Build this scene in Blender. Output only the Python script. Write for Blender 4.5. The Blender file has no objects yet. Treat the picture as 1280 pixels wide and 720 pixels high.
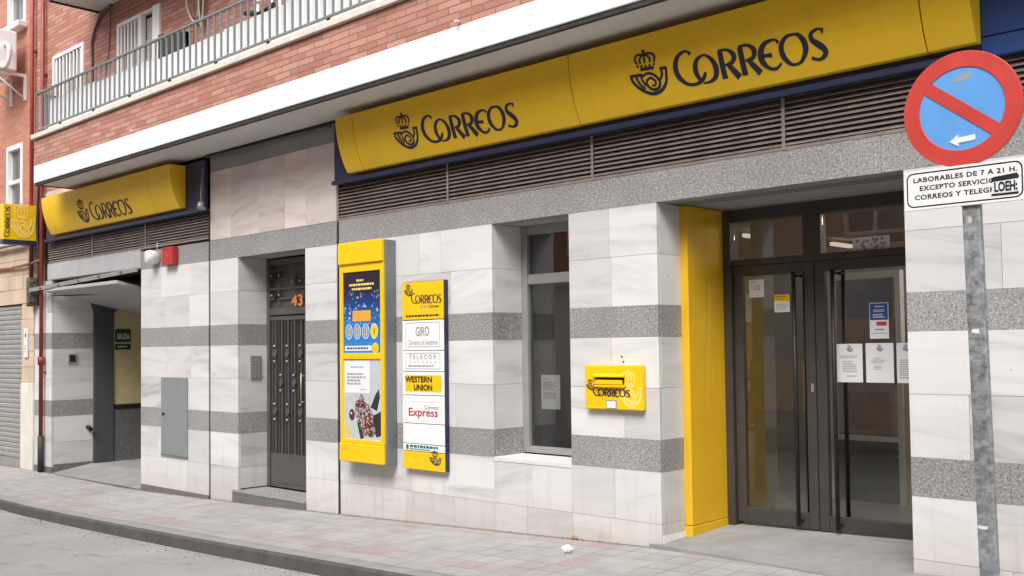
import bpy, bmesh, math, random
from mathutils import Vector, Matrix
random.seed(7)
SC = bpy.context.scene
COL = SC.collection
# ------------------------------------------------------------------ camera
YAW, PIT, ROL = 0.761295648, 0.0372997428, 0.0121391716
cd = bpy.data.cameras.new('camera'); cam = bpy.data.objects.new('camera', cd); COL.objects.link(cam)
fw = Vector((-math.sin(YAW)*math.cos(PIT), math.cos(YAW)*math.cos(PIT), math.sin(PIT)))
r0 = Vector((math.cos(YAW), math.sin(YAW), 0)); d0 = fw.cross(r0)
rr = math.cos(ROL)*r0 + math.sin(ROL)*d0; dd = -math.sin(ROL)*r0 + math.cos(ROL)*d0
m = Matrix((rr, -dd, -fw)).transposed().to_4x4(); m.translation = (0, -6, 1.6)
cam.matrix_world = m
cd.sensor_width = 36; cd.lens = 1269.131/1280*36; cd.shift_x = 0.0; cd.shift_y = (387.894-360)/1280
cd.clip_start = 0.05; cd.clip_end = 500
SC.camera = cam
# ------------------------------------------------------------------ light
SUN_EL, SUN_AZ = math.radians(50), (0.38, -0.92)      # direction towards the sun
w = bpy.data.worlds.new('World'); SC.world = w; w.use_nodes = True
nt = w.node_tree; nt.nodes.clear()
wo = nt.nodes.new('ShaderNodeOutputWorld'); bg = nt.nodes.new('ShaderNodeBackground'); sky = nt.nodes.new('ShaderNodeTexSky')
sky.sky_type = 'NISHITA'; sky.sun_disc = False; sky.sun_elevation = SUN_EL; sky.sun_rotation = math.atan2(SUN_AZ[0], SUN_AZ[1])
sky.air_density = 1.0; sky.dust_density = 5.0; sky.ozone_density = 0.6
hs = nt.nodes.new('ShaderNodeHueSaturation'); hs.inputs['Saturation'].default_value = 0.25     # a white overcast sky
nt.links.new(sky.outputs[0], hs.inputs['Color']); nt.links.new(hs.outputs[0], bg.inputs[0]); nt.links.new(bg.outputs[0], wo.inputs[0])
bg.inputs[1].default_value = 0.15
sl = bpy.data.lights.new('sun', 'SUN'); so = bpy.data.objects.new('sun', sl); COL.objects.link(so)
sl.energy = 1.25; sl.angle = math.radians(28); sl.color = (1.0, 0.99, 0.975)
sd = Vector((SUN_AZ[0]*math.cos(SUN_EL), SUN_AZ[1]*math.cos(SUN_EL), math.sin(SUN_EL))).normalized()
so.rotation_euler = (-sd).to_track_quat('-Z', 'Y').to_euler(); so.location = sd*40
vs = SC.view_settings; SC.display_settings.display_device = 'sRGB'
vs.view_transform = 'Standard'; vs.look = 'None'; vs.gamma = 1; vs.use_curve_mapping = False; vs.exposure = 0.71
SC.render.engine = 'CYCLES'
SC.cycles.max_bounces = 10; SC.cycles.transparent_max_bounces = 16; SC.cycles.diffuse_bounces = 5

# ------------------------------------------------------------------ materials
def L(nt, a, b): nt.links.new(a, b)
def newmat(name, rough=0.6, metal=0.0, spec=0.5):
    m = bpy.data.materials.new(name); m.use_nodes = True
    b = m.node_tree.nodes['Principled BSDF']
    b.inputs['Roughness'].default_value = rough; b.inputs['Metallic'].default_value = metal
    b.inputs['Specular IOR Level'].default_value = spec
    return m, m.node_tree, b
def ramp(nt, stops, interp='LINEAR'):
    r = nt.nodes.new('ShaderNodeValToRGB'); cr = r.color_ramp; cr.interpolation = interp
    while len(cr.elements) < len(stops): cr.elements.new(0.5)
    for e, (p, c) in zip(cr.elements, stops):
        e.position = p; e.color = (*c, 1) if len(c) == 3 else c
    return r
def mixc(nt, fac, a, b, mode='MIX'):
    n = nt.nodes.new('ShaderNodeMix'); n.data_type = 'RGBA'; n.blend_type = mode
    for s, v in ((n.inputs[0], fac), (n.inputs[6], a), (n.inputs[7], b)):
        if hasattr(v, 'links') or hasattr(v, 'is_linked'): nt.links.new(v, s)
        elif isinstance(v, (int, float)): s.default_value = v
        else: s.default_value = (*v, 1) if len(v) == 3 else v
    return n.outputs[2]
def math_(nt, op, a, b=0.0, c=None):
    n = nt.nodes.new('ShaderNodeMath'); n.operation = op
    for s, v in zip(n.inputs, (a, b, c)):
        if v is None: continue
        if hasattr(v, 'is_linked'): nt.links.new(v, s)
        else: s.default_value = v
    return n.outputs[0]
def coords(nt, scale=(1, 1, 1), uv=False, rot=(0, 0, 0)):
    t = nt.nodes.new('ShaderNodeTexCoord'); mp = nt.nodes.new('ShaderNodeMapping')
    mp.inputs['Scale'].default_value = scale; mp.inputs['Rotation'].default_value = rot
    nt.links.new(t.outputs['UV' if uv else 'Object'], mp.inputs[0]); return mp.outputs[0]
def noise(nt, vec, scale, detail=4, rough=0.55, dist=0.0):
    n = nt.nodes.new('ShaderNodeTexNoise'); n.inputs['Scale'].default_value = scale; n.inputs['Detail'].default_value = detail
    n.inputs['Roughness'].default_value = rough; n.inputs['Distortion'].default_value = dist
    if vec is not None: nt.links.new(vec, n.inputs['Vector'])
    return n.outputs['Fac']
def bump(nt, b, h, strength=0.3, dist=0.01):
    n = nt.nodes.new('ShaderNodeBump'); n.inputs['Strength'].default_value = strength; n.inputs['Distance'].default_value = dist
    nt.links.new(h, n.inputs['Height']); nt.links.new(n.outputs[0], b.inputs['Normal'])
def plain(name, col, rough=0.5, metal=0.0, var=0.08, vscale=6.0, bmp=0.0, dirt=0.0, spec=0.5, fine=0.0):
    """painted / metal surface with slight uneven tone, grain and grime"""
    m, nt, b = newmat(name, rough, metal, spec)
    v = coords(nt); f = noise(nt, v, vscale, 5)
    r = ramp(nt, [(0.3, tuple(c*(1-var) for c in col)), (0.7, tuple(min(1, c*(1+var)) for c in col))]); L(nt, f, r.inputs[0])
    out = r.outputs[0]
    if dirt:
        d = noise(nt, coords(nt, (1, 1, 0.35)), 9, 8, 0.7); dr = ramp(nt, [(0.52, (0, 0, 0)), (0.75, (dirt, dirt, dirt))]); L(nt, d, dr.inputs[0])
        out = mixc(nt, dr.outputs[0], out, (0.06, 0.05, 0.04))
    L(nt, out, b.inputs['Base Color'])
    rf = noise(nt, v, 14, 4); mr = nt.nodes.new('ShaderNodeMapRange'); L(nt, rf, mr.inputs[0])
    mr.inputs[3].default_value = max(0.03, rough-0.1); mr.inputs[4].default_value = min(1, rough+0.12); L(nt, mr.outputs[0], b.inputs['Roughness'])
    if bmp: bump(nt, b, noise(nt, v, 90, 4), bmp, 0.004)
    return m
M = {}
def marble_mat(name, base, vein, dirtcol):
    m, nt, b = newmat(name, 0.38)
    at = nt.nodes.new('ShaderNodeAttribute'); at.attribute_name = 'pv'
    pv = at.outputs['Fac']
    tc = nt.nodes.new('ShaderNodeTexCoord')
    off = nt.nodes.new('ShaderNodeCombineXYZ')
    L(nt, math_(nt, 'MULTIPLY', pv, 41.0), off.inputs[0]); L(nt, math_(nt, 'MULTIPLY', pv, 17.0), off.inputs[1]); L(nt, math_(nt, 'MULTIPLY', pv, 63.0), off.inputs[2])
    add = nt.nodes.new('ShaderNodeVectorMath'); add.operation = 'ADD'; L(nt, tc.outputs['Object'], add.inputs[0]); L(nt, off.outputs[0], add.inputs[1])
    rt = nt.nodes.new('ShaderNodeVectorRotate'); rt.rotation_type = 'Y_AXIS'; L(nt, add.outputs[0], rt.inputs['Vector'])
    rs = nt.nodes.new('ShaderNodeMapRange'); L(nt, math_(nt, 'FRACT', math_(nt, 'MULTIPLY', pv, 7.3)), rs.inputs[0]); rs.inputs[3].default_value = -0.20; rs.inputs[4].default_value = 0.26
    L(nt, rs.outputs[0], rt.inputs['Angle'])
    mp = nt.nodes.new('ShaderNodeMapping'); mp.inputs['Scale'].default_value = (0.42, 0.42, 3.2); L(nt, rt.outputs[0], mp.inputs[0])
    n1 = noise(nt, mp.outputs[0], 2.2, 6, 0.55, 0.6)
    n2 = noise(nt, mp.outputs[0], 1.3, 3, 0.5, 1.2)
    v1 = math_(nt, 'ABSOLUTE', math_(nt, 'SUBTRACT', n1, 0.5))
    r1 = ramp(nt, [(0.0, (0.8,)*3), (0.02, (0.4,)*3), (0.09, (0.0,)*3)]); L(nt, v1, r1.inputs[0])
    r2 = ramp(nt, [(0.40, (0, 0, 0)), (0.72, (0.5,)*3)]); L(nt, n2, r2.inputs[0])
    vf = math_(nt, 'ADD', math_(nt, 'MULTIPLY', r1.outputs[0], r2.outputs[0]), math_(nt, 'MULTIPLY', r2.outputs[0], 0.5))
    vf = math_(nt, 'MULTIPLY', vf, math_(nt, 'ADD', 0.35, math_(nt, 'FRACT', math_(nt, 'MULTIPLY', pv, 13.7))))
    c = mixc(nt, vf, base, vein)
    tone = nt.nodes.new('ShaderNodeMapRange'); L(nt, math_(nt, 'FRACT', math_(nt, 'MULTIPLY', pv, 29.1)), tone.inputs[0]); tone.inputs[3].default_value = 0.84; tone.inputs[4].default_value = 1.05
    tn = nt.nodes.new('ShaderNodeCombineColor')
    for i in range(3): L(nt, tone.outputs[0], tn.inputs[i])
    c = mixc(nt, 1.0, c, tn.outputs[0], 'MULTIPLY')
    # mottled grime and yellowish splash stains on the lowest courses
    sp = nt.nodes.new('ShaderNodeSeparateXYZ'); L(nt, tc.outputs['Object'], sp.inputs[0])
    g = noise(nt, coords(nt, (1, 1, 0.5)), 3.2, 9, 0.66)
    low = nt.nodes.new('ShaderNodeMapRange'); L(nt, math_(nt, 'SUBTRACT', sp.outputs[2], math_(nt, 'MULTIPLY', sp.outputs[0], 0.036)), low.inputs[0])
    low.inputs[1].default_value = 0.3; low.inputs[2].default_value = 0.75; low.inputs[3].default_value = 0.40; low.inputs[4].default_value = 0.0
    st = math_(nt, 'ADD', math_(nt, 'MULTIPLY', g, 0.25), low.outputs[0])
    sr = ramp(nt, [(0.2, (0, 0, 0)), (0.56, (0.62,)*3)]); L(nt, st, sr.inputs[0])
    c = mixc(nt, sr.outputs[0], c, dirtcol)
    dn = noise(nt, coords(nt, (9, 9, 0.7)), 1.6, 6, 0.7); dr = ramp(nt, [(0.52, (0, 0, 0)), (0.72, (0.5,)*3)]); L(nt, dn, dr.inputs[0])
    lw = nt.nodes.new('ShaderNodeMapRange'); L(nt, math_(nt, 'SUBTRACT', sp.outputs[2], math_(nt, 'MULTIPLY', sp.outputs[0], 0.036)), lw.inputs[0]); lw.inputs[1].default_value = 0.35; lw.inputs[2].default_value = 1.1; lw.inputs[3].default_value = 1.0; lw.inputs[4].default_value = 0.12
    c = mixc(nt, math_(nt, 'MULTIPLY', dr.outputs[0], lw.outputs[0]), c, (0.40, 0.355, 0.30))
    ch = noise(nt, tc.outputs['Object'], 24, 2, 0.5); cr = ramp(nt, [(0.745, (0, 0, 0)), (0.765, (0.6,)*3)]); L(nt, ch, cr.inputs[0]); c = mixc(nt, cr.outputs[0], c, (0.30, 0.28, 0.26))
    L(nt, c, b.inputs['Base Color'])
    bump(nt, b, g, 0.06, 0.01)
    return m
M['marble'] = marble_mat('marble', (0.70, 0.695, 0.685), (0.28, 0.279, 0.281), (0.50, 0.455, 0.395))
M['pink_marble'] = marble_mat('pink_marble', (0.80, 0.725, 0.67), (0.44, 0.34, 0.29), (0.62, 0.53, 0.45))
def granite_mat(name, lo, mid, hi, rough=0.5):
    m, nt, b = newmat(name, rough)
    v = coords(nt)
    n = noise(nt, v, 75, 3, 0.78); big = noise(nt, v, 1.6, 4)
    r = ramp(nt, [(0.36, lo), (0.47, mid), (0.55, mid), (0.64, hi)]); L(nt, n, r.inputs[0])
    br = ramp(nt, [(0.3, (0.86,)*3), (0.7, (1.08,)*3)]); L(nt, big, br.inputs[0])
    L(nt, mixc(nt, 1.0, r.outputs[0], br.outputs[0], 'MULTIPLY'), b.inputs['Base Color'])
    return m
M['granite'] = granite_mat('granite', (0.12,)*3, (0.295, 0.29, 0.288), (0.53, 0.525, 0.52))
M['dark_granite'] = granite_mat('dark_granite', (0.06,)*3, (0.15, 0.15, 0.152), (0.30,)*3)
def brick_mat(name, c1, c2, mortar, stain=0.5):
    m, nt, b = newmat(name, 0.85)
    uv = coords(nt, uv=True)
    wob = nt.nodes.new('ShaderNodeTexNoise'); wob.inputs['Scale'].default_value = 3.0; L(nt, uv, wob.inputs['Vector'])
    sc = nt.nodes.new('ShaderNodeVectorMath'); sc.operation = 'SCALE'; sc.inputs['Scale'].default_value = 0.014; L(nt, wob.outputs['Color'], sc.inputs[0])
    ad = nt.nodes.new('ShaderNodeVectorMath'); L(nt, uv, ad.inputs[0]); L(nt, sc.outputs[0], ad.inputs[1])
    br = nt.nodes.new('ShaderNodeTexBrick'); L(nt, ad.outputs[0], br.inputs['Vector'])
    br.offset = 0.5; br.inputs['Scale'].default_value = 1.0; br.inputs['Brick Width'].default_value = 0.255; br.inputs['Row Height'].default_value = 0.0585
    br.inputs['Mortar Size'].default_value = 0.0058; br.inputs['Mortar Smooth'].default_value = 0.25; br.inputs['Bias'].default_value = -0.1
    br.inputs['Color1'].default_value = (*c1, 1); br.inputs['Color2'].default_value = (*c2, 1); br.inputs['Mortar'].default_value = (*mortar, 1)
    n = noise(nt, uv, 1.1, 7, 0.62); f = noise(nt, uv, 55, 4, 0.7)
    r = ramp(nt, [(0.3, (1.10, 1.05, 1.03)), (0.62, (0.97, 0.95, 0.94)), (0.8, (0.74, 0.72, 0.72))]); L(nt, n, r.inputs[0])
    c = mixc(nt, stain, br.outputs['Color'], r.outputs[0], 'MULTIPLY')
    fr = ramp(nt, [(0.3, (0.86,)*3), (0.7, (1.1,)*3)]); L(nt, f, fr.inputs[0])
    c = mixc(nt, 1.0, c, fr.outputs[0], 'MULTIPLY')
    eff = noise(nt, uv, 2.7, 8, 0.7); er = ramp(nt, [(0.58, (0, 0, 0)), (0.8, (0.45,)*3)]); L(nt, eff, er.inputs[0])
    c = mixc(nt, er.outputs[0], c, (0.55, 0.43, 0.38))
    L(nt, c, b.inputs['Base Color'])
    h = math_(nt, 'ADD', math_(nt, 'MULTIPLY', br.outputs['Fac'], -1.0), math_(nt, 'MULTIPLY', f, 0.35))
    bump(nt, b, h, 0.7, 0.008)
    return m
M['brick'] = brick_mat('brick', (0.40, 0.17, 0.122), (0.55, 0.30, 0.228), (0.235, 0.15, 0.12))
M['brick_far'] = brick_mat('brick_far', (0.46, 0.17, 0.11), (0.55, 0.24, 0.16), (0.42, 0.28, 0.22))
def weathered(name, col, rough=0.42, amt=0.3):
    """painted sheet with rain streaks, dust blotches and small chips"""
    m, nt, b = newmat(name, rough)
    a = noise(nt, coords(nt, (1, 1, 1)), 1.7, 6, 0.6); r = ramp(nt, [(0.3, tuple(c*0.93 for c in col)), (0.7, tuple(min(1, c*1.05) for c in col))]); L(nt, a, r.inputs[0]); c = r.outputs[0]
    s = noise(nt, coords(nt, (14, 14, 0.9)), 1.0, 5, 0.65); sr = ramp(nt, [(0.5, (0, 0, 0)), (0.78, (amt,)*3)]); L(nt, s, sr.inputs[0]); c = mixc(nt, sr.outputs[0], c, (0.30, 0.22, 0.08))
    d = noise(nt, coords(nt), 38, 3, 0.6); dr = ramp(nt, [(0.71, (0, 0, 0)), (0.75, (0.7,)*3)]); L(nt, d, dr.inputs[0]); g = noise(nt, coords(nt), 3.1, 2); gr = ramp(nt, [(0.5, (0,)*3), (0.66, (1,)*3)]); L(nt, g, gr.inputs[0])
    c = mixc(nt, math_(nt, 'MULTIPLY', dr.outputs[0], gr.outputs[0]), c, (0.12, 0.09, 0.05))
    L(nt, c, b.inputs['Base Color']); mr = nt.nodes.new('ShaderNodeMapRange'); L(nt, a, mr.inputs[0]); mr.inputs[3].default_value = rough-0.12; mr.inputs[4].default_value = rough+0.18; L(nt, mr.outputs[0], b.inputs['Roughness'])
    bump(nt, b, a, 0.12, 0.02); return m
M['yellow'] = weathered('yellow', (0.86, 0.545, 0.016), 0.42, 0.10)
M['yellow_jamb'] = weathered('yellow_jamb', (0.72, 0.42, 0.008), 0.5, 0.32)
M['yellow_gloss'] = plain('yellow_gloss', (0.86, 0.54, 0.006), 0.33, var=0.03, vscale=3, dirt=0.06)
M['pale_yellow'] = plain('pale_yellow', (0.87, 0.66, 0.17), 0.4, var=0.02)
M['navy'] = plain('navy', (0.022, 0.028, 0.075), 0.4, var=0.15, dirt=0.1)
M['blue'] = plain('blue', (0.018, 0.065, 0.24), 0.35, var=0.08, dirt=0.08)
M['ink'] = plain('ink', (0.018, 0.018, 0.04), 0.5, var=0.1)
M['bronze'] = plain('bronze', (0.062, 0.058, 0.054), 0.4, 0.25, var=0.12)
M['door_metal'] = plain('door_metal', (0.115, 0.112, 0.107), 0.38, 0.35, var=0.1)
M['louvre'] = plain('louvre', (0.30, 0.255, 0.225), 0.45, 0.3, var=0.2, dirt=0.3)
M['alu'] = plain('alu', (0.36, 0.355, 0.345), 0.42, 0.4, var=0.08)
M['grey_metal'] = plain('grey_metal', (0.20, 0.215, 0.225), 0.5, 0.2, var=0.08, dirt=0.1)
M['rail'] = plain('rail', (0.22, 0.23, 0.235), 0.5, 0.2, var=0.1)
M['slate_paint'] = plain('slate_paint', (0.075, 0.078, 0.086), 0.5, var=0.08)
M['white_paint'] = plain('white_paint', (0.84, 0.832, 0.822), 0.75, var=0.05, vscale=2.2, bmp=0.12, dirt=0.10)
M['white_gloss'] = plain('white_gloss', (0.82, 0.82, 0.81), 0.35, var=0.03)
M['soffit'] = plain('soffit', (0.66, 0.645, 0.62), 0.8, var=0.05, vscale=1.4, dirt=0.12)
M['dark_edge'] = plain('dark_edge', (0.035, 0.033, 0.03), 0.9, var=0.3)
M['mortar'] = plain('mortar', (0.035, 0.034, 0.033), 0.9, var=0.2)
M['concrete'] = plain('concrete', (0.27, 0.268, 0.262), 0.85, var=0.14, vscale=3, bmp=0.25, dirt=0.3)
M['beam'] = plain('beam', (0.42, 0.425, 0.435), 0.6, var=0.06, dirt=0.08)
M['coping'] = plain('coping', (0.66, 0.61, 0.54), 0.75, var=0.1, dirt=0.25)
M['red_pipe'] = plain('red_pipe', (0.27, 0.038, 0.03), 0.5, var=0.2, dirt=0.25)
M['dark_pipe'] = plain('dark_pipe', (0.05, 0.045, 0.042), 0.6, 0.3, var=0.2)
M['alarm_red'] = plain('alarm_red', (0.42, 0.028, 0.025), 0.35, var=0.06, dirt=0.1)
M['sign_red'] = plain('sign_red', (0.53, 0.052, 0.040), 0.42, var=0.1, vscale=9, dirt=0.12)
M['sign_blue'] = plain('sign_blue', (0.115, 0.33, 0.70), 0.4, var=0.06, dirt=0.08)
M['galv'] = plain('galv', (0.26, 0.275, 0.285), 0.5, 0.25, var=0.5, vscale=34, dirt=0.5)
M['paper'] = plain('paper', (0.72, 0.73, 0.75), 0.8, var=0.02)
M['print_grey'] = plain('print_grey', (0.30, 0.30, 0.32), 0.8, var=0.05)
M['black'] = plain('black', (0.012,)*3, 0.5, var=0.2)
M['brass'] = plain('brass', (0.52, 0.44, 0.30), 0.4, 0.5, var=0.15)
M['orange_num'] = plain('orange_num', (0.72, 0.25, 0.07), 0.4, var=0.05)
M['cream_wall'] = plain('cream_wall', (0.62, 0.52, 0.27), 0.8, var=0.05, bmp=0.1)
M['inner_wall'] = plain('inner_wall', (0.47, 0.44, 0.385), 0.8, var=0.05)
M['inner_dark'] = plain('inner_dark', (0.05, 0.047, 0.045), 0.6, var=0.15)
M['inner_floor'] = plain('inner_floor', (0.20, 0.19, 0.18), 0.3, var=0.1)
M['wood'] = plain('wood', (0.33, 0.20, 0.09), 0.5, var=0.15)
M['green_sign'] = plain('green_sign', (0.012, 0.05, 0.03), 0.4, var=0.1)
M['shutter'] = plain('shutter', (0.36, 0.345, 0.33), 0.5, 0.3, var=0.1, dirt=0.2)
M['grey_blind'] = plain('grey_blind', (0.075, 0.074, 0.076), 0.7, var=0.08)
M['blind'] = plain('blind', (0.55, 0.50, 0.42), 0.7, var=0.06)
M['stone'] = plain('stone', (0.58, 0.45, 0.34), 0.85, var=0.14, vscale=2.2, bmp=0.3, dirt=0.25)
M['pale_stone'] = plain('pale_stone', (0.70, 0.655, 0.60), 0.85, var=0.1, vscale=3, bmp=0.2, dirt=0.2)
M['teal'] = plain('teal', (0.02, 0.13, 0.13), 0.5, var=0.05)
M['poster_red'] = plain('poster_red', (0.45, 0.04, 0.04), 0.5, var=0.05)
M['pink_paint'] = plain('pink_paint', (0.75, 0.55, 0.54), 0.6, var=0.04)
M['panel_white'] = plain('panel_white', (0.80, 0.82, 0.83), 0.6, var=0.03)
M['cab_green'] = plain('cab_green', (0.235, 0.26, 0.26), 0.5, 0.1, var=0.05, dirt=0.08)
M['moss'] = plain('moss', (0.10, 0.10, 0.075), 0.95, var=0.5, vscale=20, bmp=0.6)
def glass_mat(name, tint, ior=1.5, rough=0.0):
    m = bpy.data.materials.new(name); m.use_nodes = True; nt = m.node_tree; nt.nodes.clear()
    o = nt.nodes.new('ShaderNodeOutputMaterial'); mx = nt.nodes.new('ShaderNodeMixShader')
    t = nt.nodes.new('ShaderNodeBsdfTransparent'); t.inputs[0].default_value = (*tint, 1)
    g = nt.nodes.new('ShaderNodeBsdfGlossy'); g.inputs['Roughness'].default_value = rough; g.inputs['Color'].default_value = (0.95, 0.96, 0.97, 1)
    f = nt.nodes.new('ShaderNodeFresnel'); ge = nt.nodes.new('ShaderNodeNewGeometry'); mr = nt.nodes.new('ShaderNodeMapRange'); L(nt, ge.outputs['Backfacing'], mr.inputs[0]); mr.inputs[3].default_value = ior; mr.inputs[4].default_value = 1/ior; L(nt, mr.outputs[0], f.inputs[0])   # same mirror strength from both faces of the pane
    n = nt.nodes.new('ShaderNodeTexNoise'); n.inputs['Scale'].default_value = 1.3; tc = nt.nodes.new('ShaderNodeTexCoord'); L(nt, tc.outputs['Object'], n.inputs['Vector'])
    bp = nt.nodes.new('ShaderNodeBump'); bp.inputs['Strength'].default_value = 0.03; bp.inputs['Distance'].default_value = 0.02; L(nt, n.outputs['Fac'], bp.inputs['Height']); L(nt, bp.outputs[0], g.inputs['Normal'])
    L(nt, f.outputs[0], mx.inputs[0]); L(nt, t.outputs[0], mx.inputs[1]); L(nt, g.outputs[0], mx.inputs[2]); L(nt, mx.outputs[0], o.inputs[0])
    return m
M['glass'] = glass_mat('glass', (0.84, 0.83, 0.80), 1.75)
M['dark_glass'] = glass_mat('dark_glass', (0.76, 0.76, 0.75), 1.9)
def emit(name, col, s):
    m = bpy.data.materials.new(name); m.use_nodes = True; nt = m.node_tree; nt.nodes.clear()
    o = nt.nodes.new('ShaderNodeOutputMaterial'); e = nt.nodes.new('ShaderNodeEmission'); e.inputs[0].default_value = (*col, 1); e.inputs[1].default_value = s
    L(nt, e.outputs[0], o.inputs[0]); return m
M['tube'] = emit('tube', (1, 0.92, 0.78), 0.55); M['fill_tube'] = emit('fill_tube', (1, 0.93, 0.84), 20.0)
# road
def asphalt():
    m, nt, b = newmat('asphalt', 0.9)
    v = coords(nt); n = noise(nt, v, 140, 3, 0.8); big = noise(nt, v, 0.55, 7, 0.6); md = noise(nt, coords(nt, (0.35, 1.6, 1)), 2.4, 6, 0.65)
    r = ramp(nt, [(0.33, (0.18, 0.178, 0.173)), (0.5, (0.345, 0.342, 0.333)), (0.68, (0.55, 0.545, 0.525))]); L(nt, n, r.inputs[0])
    br = ramp(nt, [(0.3, (0.82,)*3), (0.7, (1.12,)*3)]); L(nt, big, br.inputs[0]); c = mixc(nt, 1.0, r.outputs[0], br.outputs[0], 'MULTIPLY')
    sr = ramp(nt, [(0.30, (0.72,)*3), (0.42, (1,)*3), (0.66, (1,)*3), (0.8, (1.15,)*3)]); L(nt, md, sr.inputs[0]); c = mixc(nt, 1.0, c, sr.outputs[0], 'MULTIPLY')
    # pale grit lying near the kerb and spots
    sp = noise(nt, v, 34, 2, 0.5); pr = ramp(nt, [(0.70, (0, 0, 0)), (0.75, (0.6,)*3)]); L(nt, sp, pr.inputs[0]); c = mixc(nt, pr.outputs[0], c, (0.52, 0.50, 0.46))
    wv = nt.nodes.new('ShaderNodeVectorMath'); wn_ = nt.nodes.new('ShaderNodeTexNoise'); wn_.inputs['Scale'].default_value = 2.2; wn_.inputs['Detail'].default_value = 5; L(nt, v, wn_.inputs['Vector']); ws = nt.nodes.new('ShaderNodeVectorMath'); ws.operation = 'SCALE'; ws.inputs['Scale'].default_value = 0.5; L(nt, wn_.outputs['Color'], ws.inputs[0]); L(nt, v, wv.inputs[0]); L(nt, ws.outputs[0], wv.inputs[1])
    vc = nt.nodes.new('ShaderNodeTexVoronoi'); vc.feature = 'DISTANCE_TO_EDGE'; vc.inputs['Scale'].default_value = 0.9; L(nt, wv.outputs[0], vc.inputs['Vector']); cr = ramp(nt, [(0.004, (1,)*3), (0.012, (0,)*3)]); L(nt, vc.outputs['Distance'], cr.inputs[0])
    cm = ramp(nt, [(0.5, (0,)*3), (0.62, (0.75,)*3)]); L(nt, noise(nt, v, 0.8, 3), cm.inputs[0]); c = mixc(nt, math_(nt, 'MULTIPLY', cr.outputs[0], cm.outputs[0]), c, (0.07, 0.068, 0.065))
    st = noise(nt, coords(nt, (0.9, 2.6, 1)), 1.7, 6, 0.7); stn = ramp(nt, [(0.60, (0,)*3), (0.72, (0.45,)*3)]); L(nt, st, stn.inputs[0]); c = mixc(nt, stn.outputs[0], c, (0.13, 0.125, 0.12))
    L(nt, c, b.inputs['Base Color']); bump(nt, b, n, 0.5, 0.006); return m
M['asphalt'] = asphalt()
def paving():
    """square grey tiles, reddish rows laid along the wall, along the kerb and across"""
    m, nt, b = newmat('paving', 0.85)
    tc = nt.nodes.new('ShaderNodeTexCoord'); sp = nt.nodes.new('ShaderNodeSeparateXYZ'); L(nt, tc.outputs['Object'], sp.inputs[0]); X, Y = sp.outputs[0], sp.outputs[1]
    T = 0.2
    ux, uy = math_(nt, 'DIVIDE', X, T), math_(nt, 'DIVIDE', Y, T)
    cx, cy = math_(nt, 'FLOOR', ux), math_(nt, 'FLOOR', uy)
    fx, fy = math_(nt, 'FRACT', ux), math_(nt, 'FRACT', uy)
    ex = math_(nt, 'MINIMUM', fx, math_(nt, 'SUBTRACT', 1.0, fx)); ey = math_(nt, 'MINIMUM', fy, math_(nt, 'SUBTRACT', 1.0, fy))
    e = math_(nt, 'MINIMUM', ex, ey)
    cv = nt.nodes.new('ShaderNodeCombineXYZ'); L(nt, cx, cv.inputs[0]); L(nt, cy, cv.inputs[1])
    wn = nt.nodes.new('ShaderNodeTexWhiteNoise'); wn.noise_dimensions = '2D'; L(nt, cv.outputs[0], wn.inputs['Vector'])
    v = tc.outputs['Object']
    n1 = noise(nt, v, 1.4, 7, 0.65); n2 = noise(nt, v, 70, 3, 0.7); n3 = noise(nt, v, 4.5, 6, 0.65)
    g = ramp(nt, [(0.25, (0.315, 0.31, 0.30)), (0.75, (0.425, 0.418, 0.405))]); L(nt, n3, g.inputs[0])
    # red rows
    def eq(a, val, tol=0.5): return math_(nt, 'COMPARE', a, val, tol)
    rows = math_(nt, 'MAXIMUM', eq(cy, -1.0), eq(cy, -6.0))
    md = math_(nt, 'FLOORED_MODULO', cx, 14.0)
    rows = math_(nt, 'MAXIMUM', rows, math_(nt, 'MAXIMUM', eq(md, 5.0), eq(md, 8.0)))
    wear = ramp(nt, [(0.42, (0.0,)*3), (0.66, (0.46,)*3)]); L(nt, noise(nt, v, 1.9, 5, 0.6), wear.inputs[0])
    rf = math_(nt, 'MULTIPLY', rows, wear.outputs[0])
    c = mixc(nt, rf, g.outputs[0], (0.40, 0.21, 0.18))
    tr = nt.nodes.new('ShaderNodeMapRange'); L(nt, wn.outputs['Value'], tr.inputs[0]); tr.inputs[3].default_value = 0.94; tr.inputs[4].default_value = 1.04
    tcx = nt.nodes.new('ShaderNodeCombineColor'); [L(nt, tr.outputs[0], tcx.inputs[i]) for i in range(3)]
    c = mixc(nt, 1.0, c, tcx.outputs[0], 'MULTIPLY')
    gr = ramp(nt, [(0.35, (0.82,)*3), (0.65, (1.1,)*3)]); L(nt, n2, gr.inputs[0]); c = mixc(nt, 1.0, c, gr.outputs[0], 'MULTIPLY')
    # dirt blotches
    dr = ramp(nt, [(0.55, (0, 0, 0)), (0.74, (0.42,)*3)]); L(nt, n1, dr.inputs[0]); c = mixc(nt, dr.outputs[0], c, (0.24, 0.22, 0.205))
    ed = nt.nodes.new('ShaderNodeMapRange'); L(nt, Y, ed.inputs[0]); ed.inputs[1].default_value = -0.10; ed.inputs[2].default_value = -0.005; ed.inputs[3].default_value = 0.0; ed.inputs[4].default_value = 0.55  # darker along the wall foot: dirt plus painted contact shadow
    er = ramp(nt, [(0.48, (0, 0, 0)), (0.72, (0.8,)*3)]); L(nt, math_(nt, 'ADD', math_(nt, 'MULTIPLY', noise(nt, v, 11, 6, 0.7), 0.6), ed.outputs[0]), er.inputs[0]); c = mixc(nt, er.outputs[0], c, (0.12, 0.105, 0.09))
    # joints, partly filled with pale dust
    jn = ramp(nt, [(0.022, (1,)*3), (0.045, (0,)*3)]); L(nt, e, jn.inputs[0])
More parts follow.
